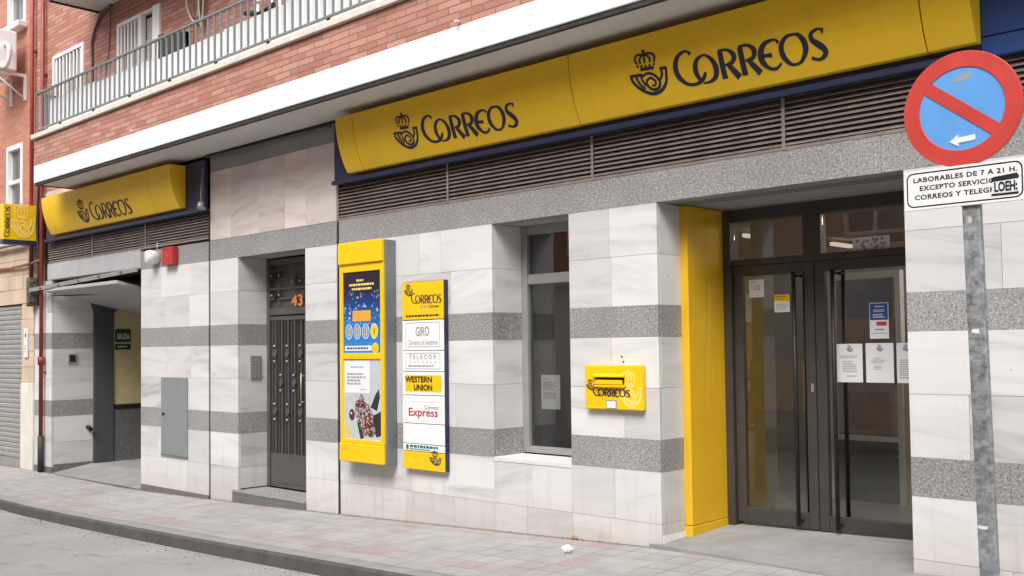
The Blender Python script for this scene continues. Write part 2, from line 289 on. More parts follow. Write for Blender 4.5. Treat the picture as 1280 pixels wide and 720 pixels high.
    jw = ramp(nt, [(0.40, (0.06,)*3), (0.62, (0.62,)*3)]); L(nt, noise(nt, v, 2.6, 5, 0.6), jw.inputs[0])
    jf = math_(nt, 'MULTIPLY', jn.outputs[0], jw.outputs[0]); c = mixc(nt, jf, c, (0.13, 0.12, 0.11))
    gm = nt.nodes.new('ShaderNodeTexVoronoi'); gm.inputs['Scale'].default_value = 3.2; L(nt, v, gm.inputs['Vector']); gmr = ramp(nt, [(0.05, (0.6,)*3), (0.075, (0, 0, 0))]); L(nt, gm.outputs['Distance'], gmr.inputs[0]); c = mixc(nt, gmr.outputs[0], c, (0.12, 0.115, 0.11))
    L(nt, c, b.inputs['Base Color'])
    bump(nt, b, math_(nt, 'ADD', math_(nt, 'MULTIPLY', jf, -1.0), math_(nt, 'MULTIPLY', n2, 0.25)), 0.4, 0.006)
    return m
M['paving'] = paving()
M['kerb_top'] = plain('kerb_top', (0.30, 0.295, 0.285), 0.85, var=0.15, vscale=5, bmp=0.4, dirt=0.3)
M['kerb'] = plain('kerb', (0.095, 0.09, 0.083), 0.85, var=0.2, vscale=5, bmp=0.4, dirt=0.5)
def night_poster():
    m, nt, b = newmat('night_poster', 0.25)
    v = coords(nt); sp = nt.nodes.new('ShaderNodeSeparateXYZ'); L(nt, v, sp.inputs[0])
    mr = nt.nodes.new('ShaderNodeMapRange'); L(nt, sp.outputs[2], mr.inputs[0]); mr.inputs[1].default_value = 1.56-0.55; mr.inputs[2].default_value = 2.33-0.55
    r = ramp(nt, [(0.0, (0.03, 0.25, 0.55)), (0.3, (0.02, 0.17, 0.50)), (0.6, (0.012, 0.05, 0.20)), (0.78, (0.014, 0.016, 0.05)), (1.0, (0.03, 0.02, 0.03))]); L(nt, mr.outputs[0], r.inputs[0])
    vo = nt.nodes.new('ShaderNodeTexVoronoi'); vo.inputs['Scale'].default_value = 26; L(nt, v, vo.inputs['Vector'])
    s = ramp(nt, [(0.16, (1,)*3), (0.42, (0, 0, 0))]); L(nt, vo.outputs['Distance'], s.inputs[0])
    band = ramp(nt, [(0.3, (0.2,)*3), (0.5, (1,)*3), (0.7, (0.8,)*3), (0.8, (0,)*3)]); L(nt, mr.outputs[0], band.inputs[0])
    nn = ramp(nt, [(0.45, (0,)*3), (0.6, (1,)*3)]); L(nt, noise(nt, v, 7, 4), nn.inputs[0])
    f = math_(nt, 'MULTIPLY', math_(nt, 'MULTIPLY', s.outputs[0], band.outputs[0]), nn.outputs[0])
    L(nt, mixc(nt, f, r.outputs[0], (0.55, 0.75, 0.9)), b.inputs['Base Color']); return m
M['night_poster'] = night_poster()
M['pale_poster'] = plain('pale_poster', (0.50, 0.545, 0.55), 0.25, var=0.08, vscale=2)
M['bark_red'] = plain('bark_red', (0.13, 0.03, 0.025), 0.35, var=0.4, vscale=30)
M['berry_pink'] = plain('berry_pink', (0.46, 0.16, 0.13), 0.35, var=0.4, vscale=30)
M['berry_grey'] = plain('berry_grey', (0.30, 0.27, 0.26), 0.35, var=0.4, vscale=30)
M['leaf_dark'] = plain('leaf_dark', (0.025, 0.03, 0.03), 0.4, var=0.4, vscale=20)
M['rust'] = plain('rust', (0.28, 0.13, 0.07), 0.9, var=0.4)
M['wire'] = plain('wire', (0.13, 0.11, 0.10), 0.7, var=0.3)
M['amber'] = plain('amber', (0.70, 0.36, 0.05), 0.4, var=0.05)
M['leaf_brown'] = plain('leaf_brown', (0.36, 0.21, 0.10), 0.8, var=0.3)
M['sill_stone'] = plain('sill_stone', (0.66, 0.66, 0.655), 0.6, var=0.06, dirt=0.1)
M['foliage'] = plain('foliage', (0.06, 0.10, 0.03), 0.7, var=0.4)
# ------------------------------------------------------------------ mesh helpers
ORG = {}                      # world origin of every object made here
class MB:
    def __init__(s): s.bm = bmesh.new(); s.pv = {}
    def quad(s, *p, mi=0, pv=None):
        f = s.bm.faces.new([s.bm.verts.new(q) for q in p]); f.material_index = mi
        if pv is not None: s.pv[f] = pv
        return f
    def box(s, x0, x1, y0, y1, z0, z1, mi=0, pv=None, skip=''):
        v = [s.bm.verts.new((x, y, z)) for x in (x0, x1) for y in (y0, y1) for z in (z0, z1)]
        for k, q in (('l', (0, 1, 3, 2)), ('r', (4, 6, 7, 5)), ('f', (0, 4, 5, 1)), ('b', (2, 3, 7, 6)), ('d', (0, 2, 6, 4)), ('u', (1, 5, 7, 3))):
            if k in skip: continue
            f = s.bm.faces.new([v[i] for i in q]); f.material_index = mi
            if pv is not None: s.pv[f] = pv
        return s
    def prism(s, poly, a, b, axis='y', mi=0):
        """polygon in the two other axes extruded from a to b along axis"""
        def P(u, v, t): return {'x': (t, u, v), 'y': (u, t, v), 'z': (u, v, t)}[axis]
        A = [s.bm.verts.new(P(u, v, a)) for u, v in poly]; B = [s.bm.verts.new(P(u, v, b)) for u, v in poly]
        n = len(poly)
        fs = [s.bm.faces.new(A), s.bm.faces.new(B[::-1])]
        for i in range(n): fs.append(s.bm.faces.new((A[i], B[i], B[(i+1) % n], A[(i+1) % n])))
        for f in fs: f.material_index = mi
        return s
    def tube(s, pts, r, seg=8, mi=0, caps=True):
        pts = [Vector(p) for p in pts]; rings = []
        for i, p in enumerate(pts):
            t = (pts[min(i+1, len(pts)-1)]-pts[max(i-1, 0)]).normalized()
            a = t.orthogonal().normalized() if i == 0 else (rings_a - rings_a.dot(t)*t).normalized()
            rings_a = a; b = t.cross(a); rad = r[i] if isinstance(r, (list, tuple)) else r
            rings.append([s.bm.verts.new(p+(math.cos(2*math.pi*k/seg)*a+math.sin(2*math.pi*k/seg)*b)*rad) for k in range(seg)])
        for R0, R1 in zip(rings, rings[1:]):
            for k in range(seg):
                f = s.bm.faces.new((R0[k], R0[(k+1) % seg], R1[(k+1) % seg], R1[k])); f.smooth = True; f.material_index = mi
        if caps:
            s.bm.faces.new(rings[0][::-1]).material_index = mi; s.bm.faces.new(rings[-1]).material_index = mi
        return s
    def ball(s, c, r, seg=12, sc=(1, 1, 1), mi=0):
        g = bmesh.ops.create_uvsphere(s.bm, u_segments=seg, v_segments=max(6, seg*2//3), radius=r)
        for v in g['verts']: v.co = Vector(c)+Vector((v.co.x*sc[0], v.co.y*sc[1], v.co.z*sc[2]))
        for v in g['verts']:
            for f in v.link_faces: f.smooth = True; f.material_index = mi
        return s
def facemode(bm):
    uv = bm.loops.layers.uv.new('UVMap')
    for f in bm.faces:
        n = f.normal; a = max(range(3), key=lambda i: abs(n[i]))
        for l in f.loops:
            c = l.vert.co; l[uv].uv = ((c.y, c.z), (c.x, c.z), (c.x, c.y))[a]
def build(name, mb, mat, parent=None, origin=None, bevel=0.0, smooth=False, seg=2):
    bm = mb.bm; bmesh.ops.recalc_face_normals(bm, faces=bm.faces[:]) ; bm.normal_update()
    facemode(bm)
    pvs = None
    if mb.pv:
        bm.faces.index_update(); pvs = [0.0]*len(bm.faces)
        for f, v in mb.pv.items(): pvs[f.index] = v
    o_ = Vector(ORG[parent.name]) if parent else Vector(origin or (0, 0, 0))
    bmesh.ops.translate(bm, verts=bm.verts[:], vec=-o_)
    me = bpy.data.meshes.new(name); bm.to_mesh(me); bm.free()
    if pvs:
        at = me.attributes.new('pv', 'FLOAT', 'FACE'); at.data.foreach_set('value', pvs)
    for mm in (mat if isinstance(mat, (list, tuple)) else [mat]): me.materials.append(M[mm])
    if smooth:
        for p in me.polygons: p.use_smooth = True
    o = bpy.data.objects.new(name, me); COL.objects.link(o)
    if parent: o.parent = parent
    else: o.location = o_
    ORG[o.name] = tuple(o_)
    if bevel:
        bv = o.modifiers.new('bevel', 'BEVEL'); bv.width = bevel; bv.segments = seg; bv.limit_method = 'ANGLE'; bv.angle_limit = math.radians(40)
    return o
def tag(o, label, cat=None, group=None, kind=None):
    if label: o['label'] = label
    if cat: o['category'] = cat
    if group: o['group'] = group
    if kind: o['kind'] = kind
    return o
def thing(name, loc, label, cat, group=None):
    o = bpy.data.objects.new(name, None); COL.objects.link(o); o.location = loc; o.empty_display_size = 0.1
    ORG[o.name] = tuple(loc); return tag(o, label, cat, group)
def B(name, mat, parent, *boxes, bevel=0.0):
    mb = MB()
    for b in boxes: mb.box(*b)
    return build(name, mb, mat, parent, bevel=bevel)
# -- lettering: pen strokes traced as centre line + half width
GLY = {'C':[[(0.814,1.124,0.063),(0.695,1.26,0.039),(0.458,1.266,0.051),(0.209,1.113,0.079),(0.079,0.785,0.095),(0.153,0.429,0.087),(0.452,0.124,0.059),(0.825,0.04,0.051),(1.169,0.147,0.066),(1.362,0.379,0.05)]],'o':[[(1.056,0.169,0.062),(0.938,0.492,0.09),(1.04,0.847,0.074),(1.395,0.983,0.035),(1.701,0.768,0.07),(1.825,0.435,0.097),(1.74,0.153,0.077),(1.492,0.023,0.046),(1.164,0.017,0.027)]],'R':[[(2.096,1.0,0.089),(2.124,0.0,0.096)],[(2.034,1.017,0.035),(2.424,0.96,0.046),(2.644,0.74,0.084),(2.548,0.514,0.065),(2.226,0.458,0.031)],[(2.339,0.492,0.061),(2.514,0.243,0.088),(2.729,-0.045,0.107)]],'r':[[(2.944,0.966,0.088),(2.972,-0.028,0.095)],[(2.887,0.983,0.034),(3.271,0.955,0.046),(3.497,0.746,0.083),(3.407,0.503,0.064),(3.09,0.452,0.03)],[(3.186,0.486,0.061),(3.384,0.22,0.087),(3.588,-0.062,0.105)]],'E':[[(4.48,0.791,0.052),(4.407,0.898,0.034),(4.198,0.932,0.041),(3.915,0.847,0.072),(3.74,0.576,0.094),(3.763,0.266,0.087),(3.983,0.023,0.053),(4.243,-0.028,0.041),(4.475,0.107,0.026)],[(3.785,0.48,0.057),(4.119,0.446,0.056)],[(4.124,0.52,0.03),(4.136,0.356,0.03)]],'O':[[(5.124,0.949,0.037),(4.819,0.932,0.052),(4.588,0.689,0.079),(4.576,0.356,0.086),(4.763,0.056,0.063),(4.966,-0.034,0.041),(5.237,0.028,0.048),(5.458,0.328,0.085),(5.452,0.638,0.089),(5.294,0.881,0.063),(5.124,0.949,0.037)]],'S':[[(6.198,0.932,0.026),(6.141,0.768,0.033)],[(6.169,0.887,0.037),(5.977,0.932,0.037),(5.751,0.831,0.059),(5.757,0.621,0.074),(5.977,0.424,0.092),(6.158,0.226,0.084),(6.124,0.051,0.069),(5.898,-0.04,0.044),(5.627,0.056,0.048)]],'horn':[[(-1.316,1.746,0.037),(-1.316,1.571,0.036)],[(-1.395,1.701,0.028),(-1.232,1.684,0.028)],[(-1.667,1.243,0.037),(-1.746,1.418,0.037),(-1.661,1.571,0.037),(-1.446,1.571,0.037),(-1.316,1.571,0.036)],[(-1.316,1.571,0.036),(-1.147,1.565,0.036),(-0.915,1.514,0.036),(-0.808,1.367,0.036),(-0.853,1.181,0.036)],[(-1.497,1.226,0.032),(-1.525,1.401,0.032),(-1.333,1.559,0.028)],[(-1.299,1.554,0.032),(-1.294,1.215,0.032)],[(-1.045,1.203,0.032),(-1.051,1.373,0.032),(-1.266,1.559,0.028)],[(-1.695,1.147,0.041),(-1.61,1.147,0.041)],[(-1.508,1.13,0.041),(-1.424,1.119,0.04)],[(-1.322,1.113,0.04),(-1.237,1.102,0.04)],[(-1.124,1.102,0.04),(-1.04,1.102,0.04)],[(-0.921,1.102,0.04),(-0.836,1.102,0.04)],[(-1.542,1.011,0.053),(-0.91,0.977,0.052)],[(-2.096,0.847,0.045),(-1.492,0.808,0.044)],[(-2.051,0.842,0.045),(-1.96,0.571,0.049),(-1.621,0.243,0.052),(-1.181,0.04,0.056),(-0.757,0.09,0.052),(-0.469,0.328,0.048),(-0.379,0.633,0.044),(-0.35,0.887,0.04)],[(-0.328,0.864,0.044),(-0.644,0.881,0.044)],[(-0.593,0.893,0.04),(-0.582,0.638,0.04),(-0.751,0.452,0.036)],[(-1.808,0.797,0.041),(-1.701,0.52,0.04),(-1.475,0.277,0.036)],[(-1.576,0.836,0.036),(-1.542,0.616,0.04),(-1.412,0.367,0.036)],[(-1.508,0.734,0.036),(-1.249,0.819,0.044),(-0.932,0.695,0.044),(-0.751,0.429,0.044),(-0.842,0.215,0.044),(-1.107,0.181,0.044),(-1.328,0.35,0.044),(-1.333,0.542,0.04),(-1.136,0.621,0.04),(-0.938,0.469,0.04),(-0.989,0.328,0.036),(-1.141,0.345,0.028)]]}
def smooth(pts, n=7):
    if len(pts) == 2: return [tuple(a+(b-a)*k/10 for a, b in zip(*pts)) for k in range(11)]
    out = []
    for i in range(len(pts)-1):
        p0, p1, p2, p3 = pts[max(i-1, 0)], pts[i], pts[i+1], pts[min(i+2, len(pts)-1)]
        for k in range(n):
            t = k/n
            out.append(tuple(0.5*((2*b)+(-a+c)*t+(2*a-5*b+4*c-d)*t*t+(-a+3*b-3*c+d)*t**3) for a, b, c, d in zip(p0, p1, p2, p3)))
    out.append(pts[-1]); return out
def strokes(mb, keys, place, th=0.004, lift=0.0004, mi=0, wm=1.18):
    """place(u, v, depth) -> world point"""
    i = 0
    for k in keys:
        for st in GLY[k]:
            P = smooth(st); n = len(P); a, b = [], []
            for j, (u, v, w_) in enumerate(P):
                q0, q1 = P[max(j-1, 0)], P[min(j+1, n-1)]; tx, ty = q1[0]-q0[0], q1[1]-q0[1]; d = math.hypot(tx, ty) or 1
                nx, ny = -ty/d, tx/d; w_ = max(w_*wm, 0.016)
                a.append((u+nx*w_, v+ny*w_)); b.append((u-nx*w_, v-ny*w_))
            d = th+lift*(i % 9); i += 1
            F = [[mb.bm.verts.new(place(u, v, dep)) for u, v in side] for side in (a, b) for dep in (d, -0.002)]
            af, ab, bf, bb = F
            for j in range(n-1):
                for q in ((af[j], af[j+1], bf[j+1], bf[j]), (af[j], ab[j], ab[j+1], af[j+1]), (bf[j], bf[j+1], bb[j+1], bb[j])):
                    mb.bm.faces.new(q).material_index = mi
            mb.bm.faces.new((af[0], bf[0], bb[0], ab[0])).material_index = mi; mb.bm.faces.new((af[-1], ab[-1], bb[-1], bf[-1])).material_index = mi
    return mb
WORD = 'CoRrEOS'
def text_mesh(body, size, bold=0.0, width=1.0, spacing=1.0, align='CENTER'):
    cu = bpy.data.curves.new('text', 'FONT'); cu.body = body; cu.size = size; cu.offset = bold; cu.align_x = align; cu.align_y = 'CENTER'
    cu.space_character = spacing; cu.fill_mode = 'FRONT'; cu.resolution_u = 3
    ob = bpy.data.objects.new('text', cu); COL.objects.link(ob)
    me = bpy.data.meshes.new_from_object(ob.evaluated_get(bpy.context.evaluated_depsgraph_get()))
    vs_ = [(v.co.x*width, v.co.y) for v in me.vertices]; fs = [tuple(p.vertices) for p in me.polygons]
    bpy.data.objects.remove(ob); bpy.data.curves.remove(cu); bpy.data.meshes.remove(me)
    return vs_, fs
def write(mb, body, size, place, bold=0.0, width=1.0, spacing=1.0, align='CENTER', mi=0, d=0.002, fit=None):
    vs_, fs = text_mesh(body, size, bold, width, spacing, align)
    if fit:                                         # scaled to a given width and cap height about its centre
        us, ws = [p[0] for p in vs_], [p[1] for p in vs_]; cu, cv, wu, wv = (min(us)+max(us))/2, (min(ws)+max(ws))/2, max(us)-min(us), max(ws)-min(ws)
        vs_ = [((u-cu)/wu*fit[0], (v-cv)/wv*fit[1]) for u, v in vs_]
    vv = [mb.bm.verts.new(place(u, v, d)) for u, v in vs_]
    for f in fs:
        try: mb.bm.faces.new([vv[i] for i in f]).material_index = mi
        except ValueError: pass
    return mb
def front(x, y, z, s=1.0): return lambda u, v, d=0: (x+u*s, y-d, z+v*s)          # a plane facing the street
def lines(mb, place, u0, u1, v0, v1, n, mi=0, d=0.001, seed=1, fill=0.45):
    rg = random.Random(seed); h = (v1-v0)/n
    for i in range(n):
        v = v1-(i+0.5)*h; u = u0; end = u1-(u1-u0)*rg.random()*0.35
        while u < end:
            wd = min((u1-u0)*rg.uniform(0.05, 0.15), h*rg.uniform(0.8, 3.5)); e = min(u+wd, end)
            mb.quad(place(u, v-h*fill/2, d), place(e, v-h*fill/2, d), place(e, v+h*fill/2, d), place(u, v+h*fill/2, d), mi=mi); u = e+h*0.3
    return mb
def rect(mb, place, u0, u1, v0, v1, d=0.001, mi=0): mb.quad(place(u0, v0, d), place(u1, v0, d), place(u1, v1, d), place(u0, v1, d), mi=mi); return mb
def frame_rect(mb, place, u0, u1, v0, v1, t, d=0.001, mi=0):
    rect(mb, place, u0, u1, v0, v0+t, d, mi); rect(mb, place, u0, u1, v1-t, v1, d, mi); rect(mb, place, u0, u0+t, v0+t, v1-t, d, mi); rect(mb, place, u1-t, u1, v0+t, v1-t, d, mi); return mb
def disc(mb, place, cu, cv, ru, rv, d=0.001, n=20, mi=0):
    mb.bm.faces.new([mb.bm.verts.new(place(cu+math.cos(2*math.pi*i/n)*ru, cv+math.sin(2*math.pi*i/n)*rv, d)) for i in range(n)]).material_index = mi; return mb

# ------------------------------------------------------------------ ground
GX = [(-70, -0.5), (-24, -0.16), (-15, -0.105), (-12.3, -0.112), (-10.5, -0.066), (-8.07, 0.016), (-4.27, 0.166), (0, 0.33), (8, 0.62), (70, 2.0)]
def gz(x):
    for (a, za), (b, zb) in zip(GX, GX[1:]):
        if x <= b: return za+(zb-za)*(x-a)/(b-a)
    return GX[-1][1]
def ky(x): return -1.393-0.0222*(x+12.87)            # kerb line
XS = [-70, -45, -30, -24]+[-20+i*0.5 for i in range(57)]+[12, 20, 40, 70]
def sheet(name, mat, rows, zf, kind='structure'):
    mb = MB(); g = [[mb.bm.verts.new((x, r(x), zf(x, r(x)))) for r in rows] for x in XS]
    for c0, c1 in zip(g, g[1:]):
        for k in range(len(rows)-1): mb.bm.faces.new((c0[k], c1[k], c1[k+1], c0[k+1]))
    o = build(name, mb, mat, smooth=True); o['kind'] = kind; return o
pave = lambda x, y: gz(x)+0.02*y
roadz = lambda x, y: gz(x)-0.140+0.004*(y+1.5)
sheet('pavement', 'paving', [lambda x: 0.25, lambda x: -0.6, lambda x: ky(x)+0.16], pave)
mb = MB()                                           # kerb stones with rounded top edge, one course
x = -24.0
while x < 9:
    x1 = x+0.995; e = 0.012
    for (p, q) in ((x, x1),):
        prof = lambda X: [(ky(X)+0.158, pave(X, ky(X))+0.002), (ky(X)+0.02, pave(X, ky(X))+0.002), (ky(X), pave(X, ky(X))-0.02), (ky(X)-0.012, pave(X, ky(X))-0.16), (ky(X)+0.158, pave(X, ky(X))-0.16)]
        jit = random.uniform(-0.004, 0.004)
        A = [mb.bm.verts.new((p+0.0015, a+jit*0.5, b_)) for a, b_ in prof(p)]; C = [mb.bm.verts.new((q+0.003, a+jit*0.5, b_)) for a, b_ in prof(q)]
        for i in range(5): mb.bm.faces.new((A[i], C[i], C[(i+1) % 5], A[(i+1) % 5])).material_index = 1 if i == 0 else 0
        mb.bm.faces.new(A[::-1]); mb.bm.faces.new(C)
    x += 1.0
tag(build('kerb', mb, ['kerb', 'kerb_top']), None, kind='structure')
sheet('road', 'asphalt', [lambda x: ky(x)+0.05, lambda x: -3.5, lambda x: -5.6, lambda x: -7.6], roadz)
sheet('opposite_pavement', 'paving', [lambda x: -7.6, lambda x: -7.602, lambda x: -10.2], lambda x, y: roadz(x, -7.6)+(0.12 if y < -7.601 else -0.02))
sheet('ground', 'concrete', [lambda x: 70, lambda x: 0.2, lambda x: -10.1, lambda x: -70], lambda x, y: gz(x)-0.22)

# ------------------------------------------------------------------ the apartment building with the post office
bld = thing('apartment_building', (0, 0, 0), 'red brick apartment building with a marble and granite post office on its ground floor', 'building')
B1, B2, LB, LT = (1.672, 1.90), (0.70, 0.928), 2.639, 2.866
SL, EL, J1, DL, DR, J2, WL, WR, PR, QL, XR = -14.86, -12.14, -10.485, -9.88, -8.61, -8.06, -5.94, -5.10, -4.267, -2.468, 1.6
rg = random.Random(11)
def splits(a, b, seed):
    r = random.Random(seed); n = max(1, round((b-a)/0.47)); xs = [a]
    for i in range(1, n): xs.append(a+(b-a)*(i+r.uniform(-0.28, 0.28))/n)
    return xs+[b]
G_ = 0.0012
def clad(mb, a, b, zb, seed, y=0.0, zt=LB, rows=None, dep=0.03):
    """marble slabs on the street front between x=a and b"""
    rows = rows or [(zb, 0.33), (0.33, B2[0]), (B2[1], 1.30), (1.30, B1[0]), (B1[1], 2.27), (2.27, zt)]
    for i, (z0, z1) in enumerate(rows):
        if z1-z0 < 0.02: continue
        xs = splits(a, b, seed*10+i)
        for p, q in zip(xs, xs[1:]): mb.box(p+G_, q-G_, y, y+dep, z0+G_, z1-G_, pv=rg.random())
def clad_side(mb, x, ya, yb, zb, sgn, zt=LB, dep=0.03):
    for z0, z1 in [(zb, 0.33), (0.33, B2[0]), (B2[1], 1.30), (1.30, B1[0]), (B1[1], 2.27), (2.27, zt)]:
        if z1-z0 < 0.02: continue
        mb.box(min(x, x-sgn*dep), max(x, x-sgn*dep), ya+G_, yb, z0+G_, z1-G_, pv=rg.random())
def pier(spans, sd=()):
    mb = MB()
    for a in spans: clad(mb, *a[0], **a[1])
    for a in sd: clad_side(mb, *a[0], **a[1])
    build('marble_cladding', mb, 'marble', bld)
pier([((-15.47, SL, -0.2, 1), dict(zt=LB+0.02))], [((SL, 0.03, 0.6, -0.04, 1), dict(zt=2.45))])
pier([((EL, J1-0.018, -0.03, 2), {})], [((EL, 0.03, 0.6, 0.0, -1), dict(zt=2.45))])
pier([((J1+0.018, DL, -0.15, 3), {})], [((DL, 0.03, 0.37, 0.10, 1), {})])
pier([((DR, J2-0.02, -0.1, 4), {})], [((DR, 0.03, 0.37, 0.10, -1), {})])
pier([((J2+0.02, WL, -0.1, 5), {})], [((WL, 0.03, 0.37, 0.71, 1), {})])
pier([((WL, WR, -0.05, 8), dict(rows=[(0.0, 0.33), (0.33, 0.668)]))])
pier([((WR, PR, 0.0, 6), {})], [((PR, 0.03, 0.29, 0.25, 1), {}), ((WR, 0.03, 0.37, 0.71, -1), {})])
pier([((QL, XR, 0.05, 7), {})], [((QL, 0.03, 0.8, 0.2, -1), {})])
B('expansion_joint', 'black', bld, (J2-0.016, J2+0.016, 0.006, 0.0295, -0.1, LT)); B('expansion_joint', 'black', bld, (J1-0.012, J1+0.012, 0.006, 0.0295, -0.2, 3.65))
B('plinth_strip', 'white_gloss', bld, (PR-0.003, PR+0.006, 0.012, 0.288, 0.17, 0.248))
mb = MB(); clad(mb, J1+0.02, J2-0.02, 0, 21, rows=[(LT+0.003, 3.655)]); build('upper_cladding', mb, 'pink_marble', bld)
def band(z0, z1, spans, sides):
    mb = MB()
    for a, b in spans:
        xs = splits(a, b, int(z0*100)) if b-a > 1.4 else [a, b]
        for p, q in zip(xs, xs[1:]): mb.box(p+0.0008, q-0.0008, -0.0015, 0.03, z0, z1)
    for x, ya, yb, sg in sides: mb.box(min(x+0.0015*sg, x-0.03*sg), max(x+0.0015*sg, x-0.03*sg), ya+0.0302, yb, z0, z1)
    return build('granite_band', mb, 'granite', bld)
allsp = [(-15.47, SL), (EL, J1-0.018), (J1+0.018, DL), (DR, J2-0.02), (J2+0.02, WL), (WR, PR), (QL, XR)]
sides = [(SL, 0, 0.6, 1), (DL, 0, 0.37, 1), (WL, 0, 0.37, 1), (PR, 0, 0.29, 1), (DR, 0, 0.37, -1), (WR, 0, 0.37, -1), (QL, 0, 0.8, -1), (EL, 0, 0.6, -1)]
for zz in (B1, B2):
    for a in allsp: band(*zz, [a], [s for s in sides if s[0] in a])
mb = MB()
for a, b in [(EL, J1-0.018), (J1+0.018, DL-0.2), (DL-0.2, DR+0.3), (DR+0.3, J2-0.02), (J2+0.02, -6.9), (-6.9, -5.5), (-5.5, -4.1), (-4.1, -2.6), (-2.6, -0.9), (-0.9, XR)]:
    mb.box(a+0.0008, b-0.0008, -0.0015, 0.12, LB, LT)
build('granite_lintel', mb, 'granite', bld)
B('granite_frieze', 'granite', bld, (J1+0.02, J2-0.02, 0.0, 0.04, 3.659, 3.90))
B('plinth', 'dark_granite', bld, (-15.47, SL-0.001, -0.004, 0.03, -0.2, -0.02)); B('plinth', 'dark_granite', bld, (SL-0.03, SL+0.004, 0.031, 0.6, -0.2, 0.015)); B('plinth', 'dark_granite', bld, (EL+0.001, J1-0.019, -0.004, 0.03, -0.15, -0.033))
# wall behind the cladding
mb = MB()
for a, b in [(-15.45, SL-0.031), (EL+0.031, DL-0.031), (DR+0.031, WL-0.031), (WR+0.031, PR-0.031), (QL+0.031, XR)]: mb.box(a, b, 0.031, 0.36, -0.4, 2.64)
mb.box(WL-0.03, WR+0.03, 0.031, 0.36, -0.3, 0.665)
mb.box(-15.45, EL+0.03, 0.13, 0.36, 2.64, 3.88); mb.box(EL+0.03, XR, 0.125, 0.36, 2.645, 3.88)
build('core_wall', mb, 'mortar', bld)
B('recess_soffit', 'beam', bld, (DL, DR, 0.121, 0.37, LB+0.001, LB+0.02)); B('recess_soffit', 'beam', bld, (WL, WR, 0.121, 0.37, LB+0.003, LB+0.02))
# grey painted beam over the garage way
B('lintel_beam', 'beam', bld, (-15.0, EL-0.001, -0.012, 0.12, 2.665, 2.893), bevel=0.006)
B('side_strip', 'beam', bld, (-15.0, SL, -0.006, 0.0, 2.2, 2.664))
# brick walls of the upper floors (street front with its openings)
WALL_TOP = 9.2
openings = [(-14.84, -13.82, 5.0, 5.9), (-12.80, -11.62, 4.2, 5.9), (-8.95, -7.2, 4.2, 5.9), (-5.2, -3.6, 4.2, 5.9), (-12.80, -11.62, 6.9, 8.4), (-8.95, -7.2, 6.9, 8.4)]
def pierced(mb, x0, x1, z0, z1, y0, y1, ops):
    xs = sorted({x0, x1, *[o[0] for o in ops], *[o[1] for o in ops]}); 
    for a, b in zip(xs, xs[1:]):
        hs_ = sorted([(o[2], o[3]) for o in ops if o[0] <= a+1e-6 and o[1] >= b-1e-6]); z = z0
        for p, q in hs_:
            if p > z: mb.box(a, b, y0, y1, z, p)
            z = q
        mb.box(a, b, y0, y1, z, z1)
mb = MB(); pierced(mb, -15.44, XR, 3.9, WALL_TOP, 0.0, 0.3, openings); mb.box(-15.44, -13.9, 0.0, 0.12, 3.6, 3.899)
bmesh.ops.remove_doubles(mb.bm, verts=mb.bm.verts[:], dist=0.0005)
build('brick_wall', mb, 'brick', bld)
B('roof', 'concrete', bld, (-15.5, XR, -0.15, 8.0, WALL_TOP, WALL_TOP+0.2))
B('back_wall', 'inner_wall', bld, (-15.45, XR, 7.8, 8.0, -0.4, WALL_TOP-0.01))
B('party_wall', 'inner_wall', bld, (XR-0.1, XR, 0.37, 7.79, -0.4, WALL_TOP-0.01)); B('party_wall', 'inner_wall', bld, (-15.45, -15.35, 0.37, 7.79, -0.4, WALL_TOP-0.01))
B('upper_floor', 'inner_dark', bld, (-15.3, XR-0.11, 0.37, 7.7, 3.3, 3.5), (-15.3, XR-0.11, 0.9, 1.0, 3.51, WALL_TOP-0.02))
# projecting first floor: slab, brick parapet, coping
YF = -0.65; XL = -13.862
B('balcony_slab', 'white_paint', bld, (XL, XR, YF, -0.001, 3.868, 4.098), bevel=0.008)
B('slab_soffit', 'soffit', bld, (XL+0.03, XR, YF+0.055, -0.002, 3.852, 3.867))
B('drip_edge', 'dark_edge', bld, (XL+0.012, XR, YF+0.012, YF+0.05, 3.832, 3.867), (XL+0.012, XL+0.03, YF+0.051, -0.002, 3.84, 3.867), (J1, -7.7, -0.05, -0.001, 3.838, 3.851))  # near-black strips along the slab edge and the soffit-wall junction
B('brick_parapet', 'brick', bld, (XL+0.004, XR, YF+0.004, YF+0.12, 4.1, 4.452), (XL+0.004, XL+0.12, YF+0.121, -0.001, 4.1, 4.452))
B('coping', 'coping', bld, (XL-0.03, XR, YF-0.035, YF+0.16, 4.453, 4.512), (XL-0.03, XL+0.16, YF+0.161, -0.001, 4.453, 4.512), bevel=0.006)
rail = B('balcony_railing', 'rail', bld, (-13.90, XR, -0.615, -0.585, 5.07, 5.095), (-13.88, XR, -0.612, -0.588, 4.578, 4.602), (-13.895, -13.865, -0.584, -0.01, 5.07, 5.095), (-13.89, -13.868, -0.587, -0.01, 4.578, 4.602), bevel=0.004)
b0 = B('baluster', 'rail', rail, (-13.88-0.009, -13.88+0.009, -0.609, -0.591, 4.6025, 5.0695))
nb = 96
for i in range(1, nb):
    c = b0.copy(); COL.objects.link(c); c.parent = rail; c.location.x = i*0.1265
for i in range(1, 5):
    c = b0.copy(); COL.objects.link(c); c.parent = rail; c.location.y = i*0.125
f0 = B('rail_foot', 'dark_pipe', rail, (-13.16, -13.13, -0.612, -0.588, 4.513, 4.5775))
for dx in (0.97, 1.93, 2.87, 3.84, 4.80, 5.77, 6.7, 7.65, 8.6, 9.6, 10.6, 11.6):
    c = f0.copy(); COL.objects.link(c); c.parent = rail; c.location.x = dx
